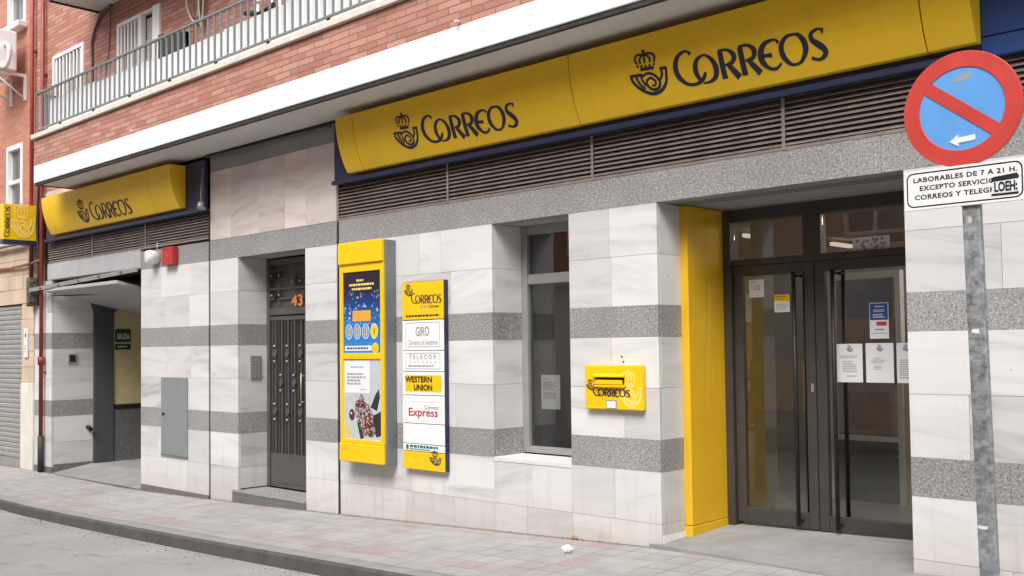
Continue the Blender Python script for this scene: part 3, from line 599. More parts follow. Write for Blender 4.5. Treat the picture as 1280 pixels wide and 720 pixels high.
tag(B('privacy_sheet', 'panel_white', bld, (-13.74, -12.3, -0.515, -0.505, 4.52, 4.97), (-12.297, -10.8, -0.512, -0.502, 4.52, 4.95), (-10.797, -9.3, -0.515, -0.505, 4.52, 4.91), (-9.297, -7.0, -0.512, -0.502, 4.52, 4.93), (-6.997, -3.5, -0.515, -0.505, 4.52, 4.93)), None)
B('upper_balcony', 'soffit', bld, (-13.36, XR, YF, -0.001, 6.215, 6.44)); B('upper_drip', 'dark_edge', bld, (-13.375, XR, YF-0.012, YF-0.001, 6.19, 6.445), (-13.375, -13.361, YF, -0.001, 6.19, 6.445))
B('upper_parapet', 'brick', bld, (-13.36, XR, YF+0.004, YF+0.12, 6.446, 7.1))
# upper windows
def bar_window(x0, x1, z0, z1, nbars, y=-0.02):
    f = B('window', 'white_gloss', bld, (x0, x0+0.05, y, 0.05, z0, z1), (x1-0.05, x1, y, 0.05, z0, z1), (x0+0.051, x1-0.051, y, 0.05, z1-0.05, z1), (x0+0.051, x1-0.051, y, 0.05, z0, z0+0.05), bevel=0.004)
    B('pane', 'dark_glass', f, (x0+0.051, x1-0.051, 0.10, 0.106, z0+0.051, z1-0.051))
    B('window_bars', 'white_gloss', f, *[(x0+0.05+(x1-x0-0.1)*(i+0.5)/nbars-0.016, x0+0.05+(x1-x0-0.1)*(i+0.5)/nbars+0.016, y+0.012, y+0.034, z0+0.051, z1-0.051) for i in range(nbars)])
    B('roller_blind', 'panel_white', f, (x0+0.06, x1-0.06, 0.12, 0.13, z0+0.06, z1-0.3))
    return f
bar_window(-14.84, -13.82, 5.0, 5.9, 8)
bar_window(-12.79, -12.12, 4.2, 5.9, 6)
def shutter_mesh(x0, x1, z0, z1, y, pitch=0.045, d=0.008):
    mb = MB(); n = int((z1-z0)/pitch); pts = []
    for i in range(n): pts += [(y, z0+i*pitch), (y-d, z0+i*pitch+pitch*0.25), (y-d, z0+i*pitch+pitch*0.75)]
    pts.append((y, z0+n*pitch))
    A = [mb.bm.verts.new((x0, a, b)) for a, b in pts]; C = [mb.bm.verts.new((x1, a, b)) for a, b in pts]
    for i in range(len(pts)-1): mb.bm.faces.new((A[i], C[i], C[i+1], A[i+1]))
    return mb
build('roller_blind', shutter_mesh(-12.10, -11.80, 4.3, 5.86, 0.06), 'blind', bld)
wf = B('window', 'white_gloss', bld, (-11.80, -11.62, -0.03, 0.06, 4.2, 5.9), (-12.115, -11.81, -0.01, 0.05, 5.87, 5.9))
wf = B('window', 'white_gloss', bld, (-8.95, -8.89, -0.02, 0.08, 4.2, 5.9), (-8.06, -8.0, -0.02, 0.08, 4.2, 5.9), (-7.26, -7.2, -0.02, 0.08, 4.2, 5.9), (-8.88, -7.27, -0.02, 0.08, 5.84, 5.9))
build('roller_blind', shutter_mesh(-8.885, -8.065, 4.25, 5.83, 0.05), 'panel_white', wf); build('roller_blind', shutter_mesh(-7.995, -7.265, 4.25, 5.83, 0.05), 'panel_white', wf)
for (a, b, c_, d_) in openings[3:]:
    wf = B('window', 'white_gloss', bld, (a, a+0.06, -0.02, 0.08, c_, d_), (b-0.06, b, -0.02, 0.08, c_, d_), (a+0.061, b-0.061, -0.02, 0.08, d_-0.06, d_))
    build('roller_blind', shutter_mesh(a+0.062, b-0.062, c_+0.02, d_-0.062, 0.05), 'panel_white', wf)
# louvre strips under the signs
def louvre(x0, x1, z0, z1, mull):
    mb = MB(); n = int((z1-z0-0.05)/0.034)
    mb.box(x0, x1, -0.004, 0.07, z0, z0+0.022); mb.box(x0, x1, -0.004, 0.07, z1-0.02, z1)
    for i in range(n):
        z = z0+0.03+i*0.034
        mb.quad((x0, 0.0, z), (x1, 0.0, z), (x1, 0.035, z+0.026), (x0, 0.035, z+0.026)); mb.quad((x0, 0.0, z), (x1, 0.0, z), (x1, 0.0, z+0.007), (x0, 0.0, z+0.007)); mb.quad((x0, 0, z+0.007), (x1, 0, z+0.007), (x1, 0.035, z+0.033), (x0, 0.035, z+0.033))
    o = build('louvre', mb, 'louvre', bld)
    B('louvre_backing', 'inner_dark', o, (x0, x1, 0.08, 0.1, z0, z1))
    for xm in mull: B('mullion', 'louvre', o, (xm-0.012, xm+0.012, -0.008, -0.0045, z0+0.001, z1-0.001))
louvre(-15.0, J1-0.02, 2.895, 3.24, (-13.53, -12.02)); louvre(J2+0.02, XR, LT+0.002, 3.24, (-6.47, -4.85, -3.246, -1.62, 0.0))
B('rough_strip', 'stone', bld, (-15.2, -13.9, -0.006, -0.001, 3.62, 3.95))
# shop window
fr = B('window', 'alu', bld, (WL+0.002, WL+0.07, 0.35, 0.42, 0.715, LB), (WR-0.07, WR-0.002, 0.35, 0.42, 0.715, LB), (WL+0.071, WR-0.071, 0.352, 0.42, 2.565, LB+0.002), (WL+0.071, WR-0.071, 0.352, 0.42, 2.14, 2.225), (WL+0.071, WR-0.071, 0.352, 0.42, 0.715, 0.77), bevel=0.006)
B('pane', 'dark_glass', fr, (WL+0.071, WR-0.071, 0.386, 0.392, 0.771, 2.139), (WL+0.071, WR-0.071, 0.386, 0.392, 2.226, 2.564))
B('sill', 'sill_stone', fr, (WL+0.001, WR-0.001, -0.003, 0.349, 0.669, 0.706), bevel=0.004)
B('blind', 'grey_blind', fr, *[(-5.86+i*0.125, -5.86+i*0.125+0.115, 0.52+0.012*(i % 2), 0.524+0.012*(i % 2), 0.75, 2.68) for i in range(-6, 8)])
B('lamp_blocker', 'inner_dark', fr, (-7.2, -4.6, 0.70, 0.72, 0.3, 2.849))  # added dark panel, keeps the hall lamps out of the window
# street door 43
dr = B('street_door', 'door_metal', bld, (DL+0.002, DL+0.06, 0.36, 0.43, 0.1, 2.62), (DR-0.06, DR-0.002, 0.36, 0.43, 0.1, 2.62), (DL+0.061, DR-0.061, 0.362, 0.43, 2.0, 2.075), (DL+0.061, DR-0.061, 0.362, 0.43, 2.56, 2.62), (DL+0.061, DR-0.061, 0.372, 0.42, 0.1, 0.47), (DL+0.061, DR-0.061, 0.372, 0.42, 1.94, 1.985), (DL+0.1, DR-0.1, 0.366, 0.3715, 0.15, 0.43), bevel=0.004)
B('pane', 'dark_glass', dr, (DL+0.06, DR-0.06, 0.415, 0.42, 0.471, 1.939)); B('transom_panel', 'door_metal', dr, (DL+0.06, DR-0.06, 0.40, 0.415, 2.076, 2.559))
bars = [DL+0.10+i*0.06125 for i in range(19)]
B('door_bars', 'door_metal', dr, *[(x-0.006-0.007*(i % 2), x+0.006+0.007*(i % 2), 0.375-0.004*(i % 2), 0.395, 0.471, 1.939) for i, x in enumerate(bars)])
B('transom_slats', 'door_metal', dr, *[(DL+0.061, DR-0.061, 0.372, 0.40, z, z+0.022) for z in (2.17, 2.28, 2.39, 2.49)], *[(DL+0.22+i*0.3, DL+0.24+i*0.3, 0.368, 0.371, 2.08, 2.555) for i in range(3)])
def diamond(x, z, r, y): 
    mb = MB(); mb.prism([(x, z-r*1.5), (x+r, z), (x, z+r*1.5), (x-r, z)], y-0.012, y); return mb
orn = []
for col, (zs) in zip((-9.72, -9.475, -9.23, -8.985, -8.74), ((1.80, 0.93), (1.80, 0.93), (1.80, 0.93), (1.80, 0.93), (1.80, 0.93))):
    for z in (1.80, 0.93): orn.append((col, z-0.23 if z > 1 else z))
for col in (-9.6, -9.35, -9.1, -8.86): orn.append((col, 1.25))
for x, z in orn:
    o = build('ornament', diamond(x, z, 0.036, 0.37), 'door_metal', dr)
    
    for s_ in (-1, 1): mb = MB(); mb.ball((x, 0.358, z+0.085*s_), 0.014, 10); build('brass_ball', mb, 'brass', o)
for x, z in ((-9.70, 2.44), (-9.70, 2.22), (-9.30, 2.36), (-8.9, 2.44)):
    o = build('ornament', diamond(x, z, 0.04, 0.366), 'black', dr)
    
    for s_ in (-1, 1): mb = MB(); mb.ball((x+0.07*s_, 0.358, z), 0.014, 10); build('brass_ball', mb, 'brass', o)
mb = MB(); write(mb, '43', 0.165, front(-9.29, 0.366, 2.15), bold=0.004, d=0.001, fit=(0.215, 0.125)); build('house_number', mb, 'orange_num', dr)
mb = MB(); mb.tube([(-9.17, 0.33, 1.02), (-9.17, 0.33, 1.36)], 0.007); mb.tube([(-9.17, 0.33, 1.05), (-9.17, 0.375, 1.05)], 0.008); mb.tube([(-9.17, 0.33, 1.33), (-9.17, 0.375, 1.33)], 0.008); build('handle', mb, 'brass', dr)
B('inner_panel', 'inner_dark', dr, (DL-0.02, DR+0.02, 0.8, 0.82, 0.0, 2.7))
st = B('doorstep', 'dark_granite', bld, (DL-0.09, DR+0.002, -0.025, 0.43, -0.15, 0.062), bevel=0.003); B('step_tread', 'granite', st, (DL-0.09, DR+0.002, -0.03, 0.36, 0.063, 0.088), bevel=0.004)
# garage way on the left
B('passage_wall', 'cream_wall', bld, (SL-0.1, SL, 0.92, 7.0, 0.79, 2.9), (SL, EL+0.6, 7.0, 7.1, -0.1, 2.9), (EL+0.5, EL+0.6, 0.6, 7.0, -0.1, 2.9))
B('wainscot', 'dark_granite', bld, (SL-0.1, SL+0.012, 0.92, 7.0, -0.2, 0.76), (SL, EL+0.6, 6.97, 6.999, -0.1, 0.76)); B('dado_rail', 'black', bld, (SL-0.1, SL+0.02, 0.92, 7.0, 0.763, 0.83))
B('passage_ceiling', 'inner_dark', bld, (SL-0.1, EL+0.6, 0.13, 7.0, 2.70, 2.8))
mb = MB(); mb.box(SL-0.1, SL+0.03, 0.602, 0.905, -0.1, 2.2); mb.prism([(0.602, 2.2), (0.905, 2.2), (1.02, 2.30), (0.55, 2.38)], SL-0.1, SL+0.03, 'x'); build('door_jamb', mb, 'slate_paint', bld, bevel=0.006)
mb = MB(); xs_ = (SL, EL+0.6)
for ya, za, yb, zb in ((0.0, -0.1, 0.6, -0.012), (0.6, -0.012, 7.0, 0.02)): mb.quad((xs_[0], ya, za-0.006), (xs_[1], ya, za), (xs_[1], yb, zb), (xs_[0], yb, zb))
build('passage_floor', mb, 'concrete', bld)
zg = lambda y: 2.485-0.215*(y+0.12)
mb = MB(); mb.prism([(-0.12, zg(-0.12)), (2.0, zg(2.0)), (2.0, zg(2.0)+0.035), (-0.12, zg(-0.12)+0.045)], SL+0.04, -12.56, 'x'); gd = build('garage_door', mb, 'beam', bld, bevel=0.004)
mb = MB(); v = [mb.bm.verts.new(p) for p in ((-15.30, -0.15, 2.505), (-12.142, -0.07, 2.615), (-12.142, -0.07, 2.665), (-15.30, -0.15, 2.56), (-15.30, -0.125, 2.505), (-12.142, -0.045, 2.615), (-12.142, -0.045, 2.665), (-15.30, -0.125, 2.56))]
for q_ in ((0, 1, 2, 3), (7, 6, 5, 4), (0, 4, 5, 1), (3, 2, 6, 7), (0, 3, 7, 4), (1, 5, 6, 2)): mb.bm.faces.new([v[i] for i in q_])
rl = build('lift_rail', mb, 'alu', gd)
for i in range(5):
    q_ = 0.12+i*0.19; p = Vector((-15.30, -0.152, 2.533)).lerp(Vector((-12.142, -0.072, 2.64)), q_)
    mb = MB(); mb.tube([p+Vector((0, -0.014, 0)), p+Vector((0, 0.01, 0))], 0.022); build('bolt', mb, 'rust', gd)
mb = MB(); mb.tube([(-14.8, -0.02, 2.43), (-13.6, 0.3, 2.41), (-12.2, 0.7, 2.40)], 0.008, 6); build('lift_cable', mb, 'black', gd)
mb = MB()
for z_, dx in ((2.42, 0), (2.50, 0.02), (2.59, -0.02), (2.66, 0.01), (2.35, -0.01)): mb.ball((-15.36+dx, -0.09, z_), 0.062, 10, (0.8, 1.1, 0.8))
mb.prism([(-15.43, 2.3), (-15.31, 2.36), (-15.31, 2.72), (-15.43, 2.72)], -0.14, -0.02); build('door_bracket', mb, 'moss', gd)
# main entrance
k = 0.987; kz = lambda z: 1.6+(z-1.6)*k; YD = 0.83; x_ = lambda v: v*k+0.0
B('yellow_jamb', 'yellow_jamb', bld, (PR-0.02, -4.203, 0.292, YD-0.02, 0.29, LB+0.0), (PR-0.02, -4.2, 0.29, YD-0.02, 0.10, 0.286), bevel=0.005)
en = B('entrance_frame', 'bronze', bld, (-4.26, -4.137, YD-0.06, YD+0.06, 0.15, LB), (-4.136, -2.47, YD-0.03, YD+0.05, kz(2.56), LB), (-4.136, -2.47, YD-0.032, YD+0.05, kz(2.215), kz(2.262)), (-3.55, -3.41, YD-0.031, YD+0.05, kz(2.263), kz(2.559)), (-2.615, -2.47, YD-0.033, YD+0.05, 0.2, kz(2.214)), bevel=0.004)
B('transom_pane', 'glass', en, (-4.135, -3.551, YD, YD+0.008, kz(2.263), kz(2.559)), (-3.409, -2.48, YD, YD+0.008, kz(2.263), kz(2.559)))
def leaf(x0, x1, hx, lab):
    zt, zb = kz(2.213), kz(0.25)
    o = B('glass_door', 'bronze', bld, (x0, x0+0.075, YD-0.025, YD+0.025, zb, zt), (x1-0.075, x1, YD-0.025, YD+0.025, zb, zt), (x0+0.076, x1-0.076, YD-0.025, YD+0.025, zt-0.08, zt), (x0+0.076, x1-0.076, YD-0.025, YD+0.025, zb, zb+0.115), bevel=0.005)
    o['label'] = lab
    B('pane', 'glass', o, (x0+0.076, x1-0.076, YD-0.004, YD+0.004, zb+0.116, zt-0.081))
    for yy in (YD-0.085, YD+0.085):
        mb = MB(); mb.tube([(hx, yy, zb+0.03), (hx, yy, zt-0.075)], 0.0155, 10); s = 1 if yy > YD else -1
        for z in (zb+0.06, zt-0.1): mb.tube([(hx, yy, z), (hx, YD+s*0.02, z)], 0.012)
        build('handle', mb, 'black', o)
    return o
l1 = leaf(-4.135, -3.472, -3.60, 'left leaf of the glass entrance door'); l2 = leaf(-3.466, -2.62, -3.30, 'right leaf of the glass entrance door with notices')
B('lock', 'alu', l1, (-3.508, -3.488, YD-0.03, YD-0.0255, 1.26, 1.32)); 
mb = MB()
for i in range(9): disc(mb, front(-2.90, YD-0.005, 1.27-0.055*i), 0, 0, 0.0045, 0.0045, n=8)
build('dot_sticker', mb, 'alu', l2)
mb = MB(); gx0, gx1, gy0, gy1 = PR, QL, 0.125, YD-0.06
nx, ny = 40, 14
for i in range(nx+1): mb.box(gx0+(gx1-gx0)*i/nx-0.006, gx0+(gx1-gx0)*i/nx+0.006, gy0, gy1, LB+0.006, LB+0.02)
for j in range(ny+1): mb.box(gx0, gx1, gy0+(gy1-gy0)*j/ny-0.006, gy0+(gy1-gy0)*j/ny+0.006, LB+0.004, LB+0.018)
gr_ = build('soffit_grille', mb, 'beam', bld); B('grille_backing', 'grey_metal', gr_, (PR-0.03, QL+0.03, 0.126, YD-0.02, LB+0.05, LB+0.06)); B('grille_edge', 'alu', gr_, (PR, QL, 0.121, 0.124, LB-0.001, LB+0.03), (-4.2, QL, YD-0.075, YD-0.062, LB-0.002, LB+0.03))
mb = MB()
def ez(x, y): return 0.222+0.031*(x+3.37)+0.055*y
fe = [(-4.36, -0.03), (-4.23, -0.05), (-3.71, -0.126), (-3.33, -0.181), (-2.84, -0.28), (-2.0, -0.45), (-1.9, -0.02)]
top = [mb.bm.verts.new((x, y, ez(x, y))) for x, y in fe]+[mb.bm.verts.new((QL, 0.0, ez(QL, 0))), mb.bm.verts.new((QL, YD+0.06, ez(QL, YD))), mb.bm.verts.new((PR, YD+0.06, ez(PR, YD))), mb.bm.verts.new((PR, -0.001, ez(PR, 0)))]
bot = [mb.bm.verts.new((v.co.x, v.co.y, v.co.z-0.12)) for v in top]; mb.bm.faces.new(top); mb.bm.faces.new(bot[::-1])
for i in range(len(top)): mb.bm.faces.new((top[i], bot[i], bot[(i+1) % len(top)], top[(i+1) % len(top)]))
build('entrance_slab', mb, 'concrete', bld)
# public hall behind the glass
B('hall_floor', 'inner_floor', bld, (-8.0, XR-0.11, YD+0.06, 7.7, 0.1, 0.245)); B('hall_ceiling', 'inner_wall', bld, (-8.0, XR-0.11, 0.45, 7.7, 2.85, 2.95))
B('hall_wall', 'inner_wall', bld, (-8.0, XR-0.11, 6.2, 6.3, 0.246, 2.849), (-8.0, -7.9, 0.45, 6.19, 0.246, 2.849))
B('pilaster', 'inner_wall', bld, (-5.2, -4.75, 3.2, 3.6, 0.246, 2.849), (-2.2, -1.8, 4.0, 4.4, 0.246, 2.849))
vf = B('inner_doorway', 'panel_white', bld, (-4.19, -4.12, 2.40, 2.48, 0.246, 2.22), (-3.555, -3.51, 2.40, 2.48, 0.246, 2.22), (-4.119, -3.556, 2.402, 2.478, 2.16, 2.22), (-4.119, -3.556, 2.402, 2.478, 0.77, 0.81)); B('inner_pane', 'dark_glass', vf, (-4.119, -3.556, 2.44, 2.444, 0.811, 2.159)); B('inner_panel', 'door_metal', vf, (-4.119, -3.556, 2.43, 2.45, 0.25, 0.769))
B('inner_screen', 'cream_wall', bld, (-3.505, -2.2, 2.42, 2.46, 0.246, 1.3)); B('inner_screen', 'inner_wall', bld, (-5.0, -4.45, 2.55, 2.75, 0.246, 2.849)); B('inner_screen', 'cream_wall', bld, (-5.0, -4.46, 2.50, 2.545, 1.0, 1.45))
B('counter', 'inner_wall', bld, (-7.0, -2.4, 5.0, 5.5, 0.246, 1.2)); B('counter_top', 'wood', bld, (-7.05, -2.35, 4.95, 5.55, 1.203, 1.25)); B('counter_screen', 'wood', bld, (-6.9, -4.2, 5.52, 5.6, 1.26, 1.9), (-2.6, 0.5, 5.7, 5.8, 0.3, 1.7))
B('hall_poster', 'blue', bld, (-5.9, -5.2, 6.185, 6.195, 1.5, 2.4)); B('hall_poster', 'yellow_gloss', bld, (-4.9, -4.3, 6.185, 6.195, 1.4, 2.5)); B('hall_poster', 'paper', bld, (-7.3, -6.5, 6.185, 6.195, 1.5, 2.3))
B('wall_stripe', 'yellow_gloss', bld, (-7.9, XR-0.2, 6.17, 6.184, 2.55, 2.7))
cb = B('notice_stand', 'wood', bld, (-3.45, -2.9, 3.0, 3.3, 0.246, 1.05)); B('leaflet', 'paper', cb, *[(-3.42+i*0.13, -3.32+i*0.13, 2.985, 2.999, 0.55+0.2*(i % 2), 0.75+0.2*(i % 2)) for i in range(4)])
for xq in (-6.2, -5.5, -4.9):
    cs = B('waiting_chair', 'wood', bld, (xq, xq+0.45, 3.9, 4.35, 0.66, 0.70), (xq, xq+0.45, 4.32, 4.36, 0.70, 1.1)); B('chair_leg', 'alu', cs, (xq+0.02, xq+0.05, 3.92, 3.95, 0.246, 0.66), (xq+0.4, xq+0.43, 3.92, 3.95, 0.246, 0.66), (xq+0.02, xq+0.05, 4.3, 4.33, 0.246, 0.66), (xq+0.4, xq+0.43, 4.3, 4.33, 0.246, 0.66))
for i in range(4): B('ceiling_lamp_or_fill', 'tube', bld, (-5.70+i*0.175, -5.66+i*0.175, 3.58, 4.0, 2.76, 2.80))
for x, y in ((-2.2, 1.4), (-0.8, 1.4), (-2.2, 3.2), (-0.6, 4.6), (-7.5, 1.6), (-7.3, 3.4)): B('ceiling_lamp_or_fill', 'fill_tube', bld, (x, x+0.07, y, y+1.2, 2.79, 2.84))  # unseen fill lamps, added to brighten the hall
B('ceiling_lamp_or_fill', 'tube', bld, (-5.5, -5.44, 5.2, 5.7, 2.76, 2.80));
# ------------------------------------------------------------------ post office signs
PROF = [(0.0, -0.262), (0.15, -0.258), (0.3, -0.249), (0.45, -0.234), (0.6, -0.213), (0.75, -0.187), (0.88, -0.157), (1.0, -0.122)]
ZT, ZB = 3.785, 3.283
def py_(z):
    t = min(1, max(0, (ZT-z)/(ZT-ZB)))
    for (a, ya), (b, yb) in zip(PROF, PROF[1:]):
        if t <= b: return ya+(yb-ya)*(t-a)/(b-a)
    return PROF[-1][1]
def fascia(x0, x1, cuts, blue, labels, words, loc):
    t = thing('fascia_sign', (loc, -0.05, 3.21), labels, 'shop sign', 'curved yellow fascia signs')
    bx0, bx1 = blue
    B('back_board', 'navy', t, (bx0, bx1, -0.05, -0.0045, 3.212, 3.80), bevel=0.003); B('bottom_ledge', 'navy', t, (bx0, bx1, -0.085, -0.0505, 3.205, 3.245), bevel=0.003)
    edges = [x0]+cuts+[x1]
    for a, b in zip(edges, edges[1:]):
        mb = MB(); n = 14
        poly = [(py_(ZT-(ZT-ZB)*i/n), ZT-(ZT-ZB)*i/n) for i in range(n+1)]+[(-0.051, ZB+0.0), (-0.051, ZT)]
        mb.prism(poly, a+0.004, b-0.004, 'x'); build('fascia_panel', mb, 'yellow', t, bevel=0.003)
    B('core', 'black', t, (x0+0.01, x1-0.01, -0.10, -0.052, ZB+0.02, ZT-0.02))
    for (u0, v0, h) in words:
        pl = lambda u, v, d=0: (u0+u*h, py_(v0+v*h)-d, v0+v*h)
        mb = strokes(MB(), WORD, pl, 0.002); build('lettering', mb, 'ink', t)
        mb = strokes(MB(), ['horn'], pl, 0.002); build('post_horn_emblem', mb, 'ink', t)
    return t
LONG = fascia(-7.745, -1.98, [-7.485, -4.862, -2.258], (-8.045, -1.99), 'long curved yellow fascia sign over window and glass entrance', [(-6.56, 3.37, 0.177), (-3.945, 3.37, 0.177)], -4.9)
fascia(-14.60, -10.93, [-14.34, -11.48], (-14.95, J1-0.02), 'shorter curved yellow fascia sign over the open garage way', [(-13.15, 3.342, 0.177)], -12.7)
t = LONG
B('blue_extension', 'blue', t, (-1.984, XR, -0.05, -0.0045, 3.325, 3.848), bevel=0.003); B('extension_strip', 'blue', t, (-1.984, XR, -0.05, -0.0045, 3.206, 3.318), bevel=0.003); B('groove', 'black', t, (-1.98, XR, -0.03, -0.005, 3.3185, 3.3245))
# projecting sign, square, at right angles to the wall
t = thing('projecting_sign', (-15.33, -0.26, 3.18), 'square yellow sign box projecting from the wall beside the red pipe', 'sign')
xs0, xs1 = -15.43, -15.30
B('sign_box', 'yellow_gloss', t, (xs0, xs1, -0.515, -0.012, 3.255, 3.772), bevel=0.006); B('blue_base', 'navy', t, (xs0+0.002, xs1-0.002, -0.512, -0.015, 3.19, 3.2535))
B('arm', 'dark_pipe', t, (xs0+0.04, xs1-0.04, -0.0115, 0.0, 3.3, 3.7))
side = lambda y0, z0, s: (lambda u, v, d=0: (xs1+d, y0+u*s, z0+v*s))
mb = strokes(MB(), ['horn'], (lambda u, v, d=0: (xs1+d, -0.02+(u+0.05)*0.2, 3.30+v*0.29)), 0.002); build('post_horn_emblem', mb, 'pale_yellow', t)
mb = strokes(MB(), WORD, (lambda u, v, d=0: (xs1+d, -0.425-v*0.062, 3.29+u*0.071)), 0.002); build('lettering', mb, 'ink', t)
# ------------------------------------------------------------------ poster case
t = thing('poster_case', (-7.5, -0.0, 0.55), 'tall yellow framed poster case with grey sides on the marble wall', 'poster case')
px0, px1 = -7.838, -7.178
B('case_body', 'grey_metal', t, (px0+0.004, px1, -0.128, 0.0-0.0045, 0.552, 2.605), bevel=0.008)
B('header', 'yellow_gloss', t, (px0, px1-0.006, -0.172, -0.1285, 2.405, 2.612), bevel=0.01)
B('frame', 'yellow_gloss', t, (px0+0.006, px0+0.05, -0.152, -0.1285, 0.735, 2.404), (px1-0.052, px1-0.008, -0.152, -0.1285, 0.735, 2.404), (px0+0.051, px1-0.053, -0.152, -0.1285, 2.33, 2.404), (px0+0.051, px1-0.053, -0.152, -0.1285, 1.515, 1.572), (px0+0.051, px1-0.053, -0.152, -0.1285, 0.735, 0.772), bevel=0.004)
B('footer', 'yellow_gloss', t, (px0, px1-0.006, -0.165, -0.1285, 0.56, 0.733), bevel=0.01)
p1 = B('night_poster', 'night_poster', t, (px0+0.05, px1-0.052, -0.14, -0.1287, 1.57, 2.332))
fp = lambda x0, z0: (lambda u, v, d=0: (x0+u, -0.14-d, z0+v))
P1 = fp(px0+0.05, 1.572); W1 = px1-px0-0.102
mb = MB()
lines(mb, P1, 0.2, 0.36, 0.665, 0.69, 1, seed=2, fill=0.8); lines(mb, P1, 0.09, 0.49, 0.625, 0.65, 1, seed=3, fill=0.8); lines(mb, P1, 0.13, 0.45, 0.585, 0.61, 1, seed=4, fill=0.8); build('poster_text', mb, 'pale_yellow', p1)
mb = MB(); rect(mb, P1, 0.14, 0.41, 0.295, 0.395, 0.002); build('orange_box', mb, 'amber', p1)
mb = MB(); [disc(mb, P1, 0.085+0.125*i, 0.2, 0.055, 0.072, 0.002) for i in range(4)]; build('oval_badge', mb, 'paper', p1)
mb = MB(); [disc(mb, P1, 0.085+0.125*i, 0.2, 0.048, 0.063, 0.003) for i in range(3)]; [rect(mb, P1, 0.05+0.04*i, 0.075+0.04*i, 0.262, 0.28, 0.003) for i in range(10)]; build('badge_fill', mb, 'sign_blue', p1)
for a in ((0.46, 0.2, 0.048, 0.063), (0.475, 0.045, 0.05, 0.05)): mb = MB(); disc(mb, P1, *a, 0.003); build('yellow_badge', mb, 'yellow_gloss', p1)
for i in range(3): mb = MB(); rect(mb, P1, 0.072+0.125*i, 0.105+0.125*i, 0.165, 0.235, 0.0035); build('badge_picture', mb, 'yellow_gloss', p1)
mb = MB(); rect(mb, P1, 0.02, 0.42, 0.022, 0.068, 0.002); build('text_strip', mb, 'paper', p1)
mb = MB(); lines(mb, P1, 0.05, 0.4, 0.028, 0.062, 1, d=0.003, seed=8, fill=0.5); [rect(mb, P1, 0.082+0.125*i, 0.092+0.125*i, 0.175, 0.225, 0.004) for i in range(4)]; build('strip_text', mb, 'ink', p1)
p2 = B('pale_poster', 'pale_poster', t, (px0+0.05, px1-0.052, -0.14, -0.1287, 0.77, 1.517))
P2 = fp(px0+0.05, 0.772)
mb = MB(); rect(mb, P2, 0.015, 0.39, 0.43, 0.73, 0.001); build('text_panel', mb, 'paper', p2)
mb = MB(); lines(mb, P2, 0.11, 0.31, 0.655, 0.685, 1, d=0.002, seed=3); lines(mb, P2, 0.05, 0.36, 0.5, 0.62, 4, d=0.002, seed=5, fill=0.6); lines(mb, P2, 0.25, 0.36, 0.455, 0.475, 1, d=0.002, seed=6); build('poster_text', mb, 'print_grey', p2)
r = random.Random(4); bm_ = [MB(), MB(), MB(), MB()]
for lf in [[(0.40, 0.30), (0.47, 0.42), (0.52, 0.47), (0.535, 0.40), (0.49, 0.27)], [(0.42, 0.22), (0.55, 0.27), (0.556, 0.05), (0.48, 0.03), (0.44, 0.1)], [(0.2, 0.16), (0.26, 0.10), (0.30, 0.02), (0.25, 0.0), (0.22, 0.08)]]:
    bm_[3].bm.faces.new([bm_[3].bm.verts.new(P2(u, v, 0.0012)) for u, v in lf])
ber = [(0.12, 0.225, 0.04, 0.05)]
for i in range(70):
    a = r.random()*2*math.pi; q = math.sqrt(r.random()); v = 0.205+math.sin(a)*q*0.185; u = 0.325+math.cos(a)*q*0.115+(0.205-v)*0.33
    if u > 0.54: continue
    ber.append((u, max(0.03, v), r.uniform(0.015, 0.028), r.uniform(0.018, 0.032)))
hl = MB()
for i, (u, v, a, b_) in enumerate(ber):
    d = 0.0015+i*0.00012; disc(bm_[3], P2, u, v, a+0.004, b_+0.004, d, 14); disc(bm_[i % 3], P2, u, v, a, b_, d+0.00004, 14); disc(hl, P2, u-a*0.25, v+b_*0.3, a*0.28, b_*0.22, d+0.00008, 8)
for b_, mn, nm in zip(bm_, ('bark_red', 'berry_pink', 'berry_grey', 'leaf_dark'), ('red_berries', 'pink_berries', 'grey_berries', 'dark_leaves')): build(nm, b_, mn, p2)
build('berry_glints', hl, 'paper', p2)
for z_ in (0.02, 0.075): mb = MB(); rect(mb, P2, 0.03, 0.085, z_, z_+0.042, 0.001); build('small_mark', mb, 'yellow_gloss', p2)
# ------------------------------------------------------------------ services board
t = thing('services_board', (-6.75, 0, 0.54), 'narrow board listing postal services, yellow head over white panels', 'sign')
tx0, tx1 = -7.03, -6.484
B('board', 'navy', t, (tx0+0.002, tx1+0.006, -0.048, -0.0045, 0.538, 2.203), bevel=0.004)
TF = lambda x, z: (lambda u, v, d=0: (x+u, -0.058-d, z+v))
def tplate(name, mat, z0, z1): return B(name, mat, t, (tx0, tx1, -0.058, -0.0485, z0+0.002, z1-0.002), bevel=0.002)
tw = tx1-tx0
hd = tplate('head_plate', 'yellow_gloss', 1.862, 2.2); H = TF(tx0, 1.862)
mb = strokes(MB(), WORD, lambda u, v, d=0: (tx0+0.125+u*0.064, -0.058-d, 1.862+0.145+v*0.072), 0.001, 0.0003); build('lettering', mb, 'ink', hd)
mb = strokes(MB(), ['horn'], lambda u, v, d=0: (tx0+0.165+u*0.062, -0.058-d, 1.862+0.215+v*0.062), 0.001, 0.0002); build('post_horn_emblem', mb, 'ink', hd)
mb = MB(); write(mb, 'grupo', 0.045, TF(tx0+0.30, 1.862+0.112), fit=(0.1, 0.034)); build('grey_word', mb, 'print_grey', hd)
mb = MB(); write(mb, 'Correos', 0.045, TF(tx0+0.425, 1.862+0.115), bold=0.0006, fit=(0.13, 0.028)); lines(mb, H, 0.05, 0.5, 0.02, 0.05, 1, seed=31, fill=0.6); build('small_text', mb, 'ink', hd)
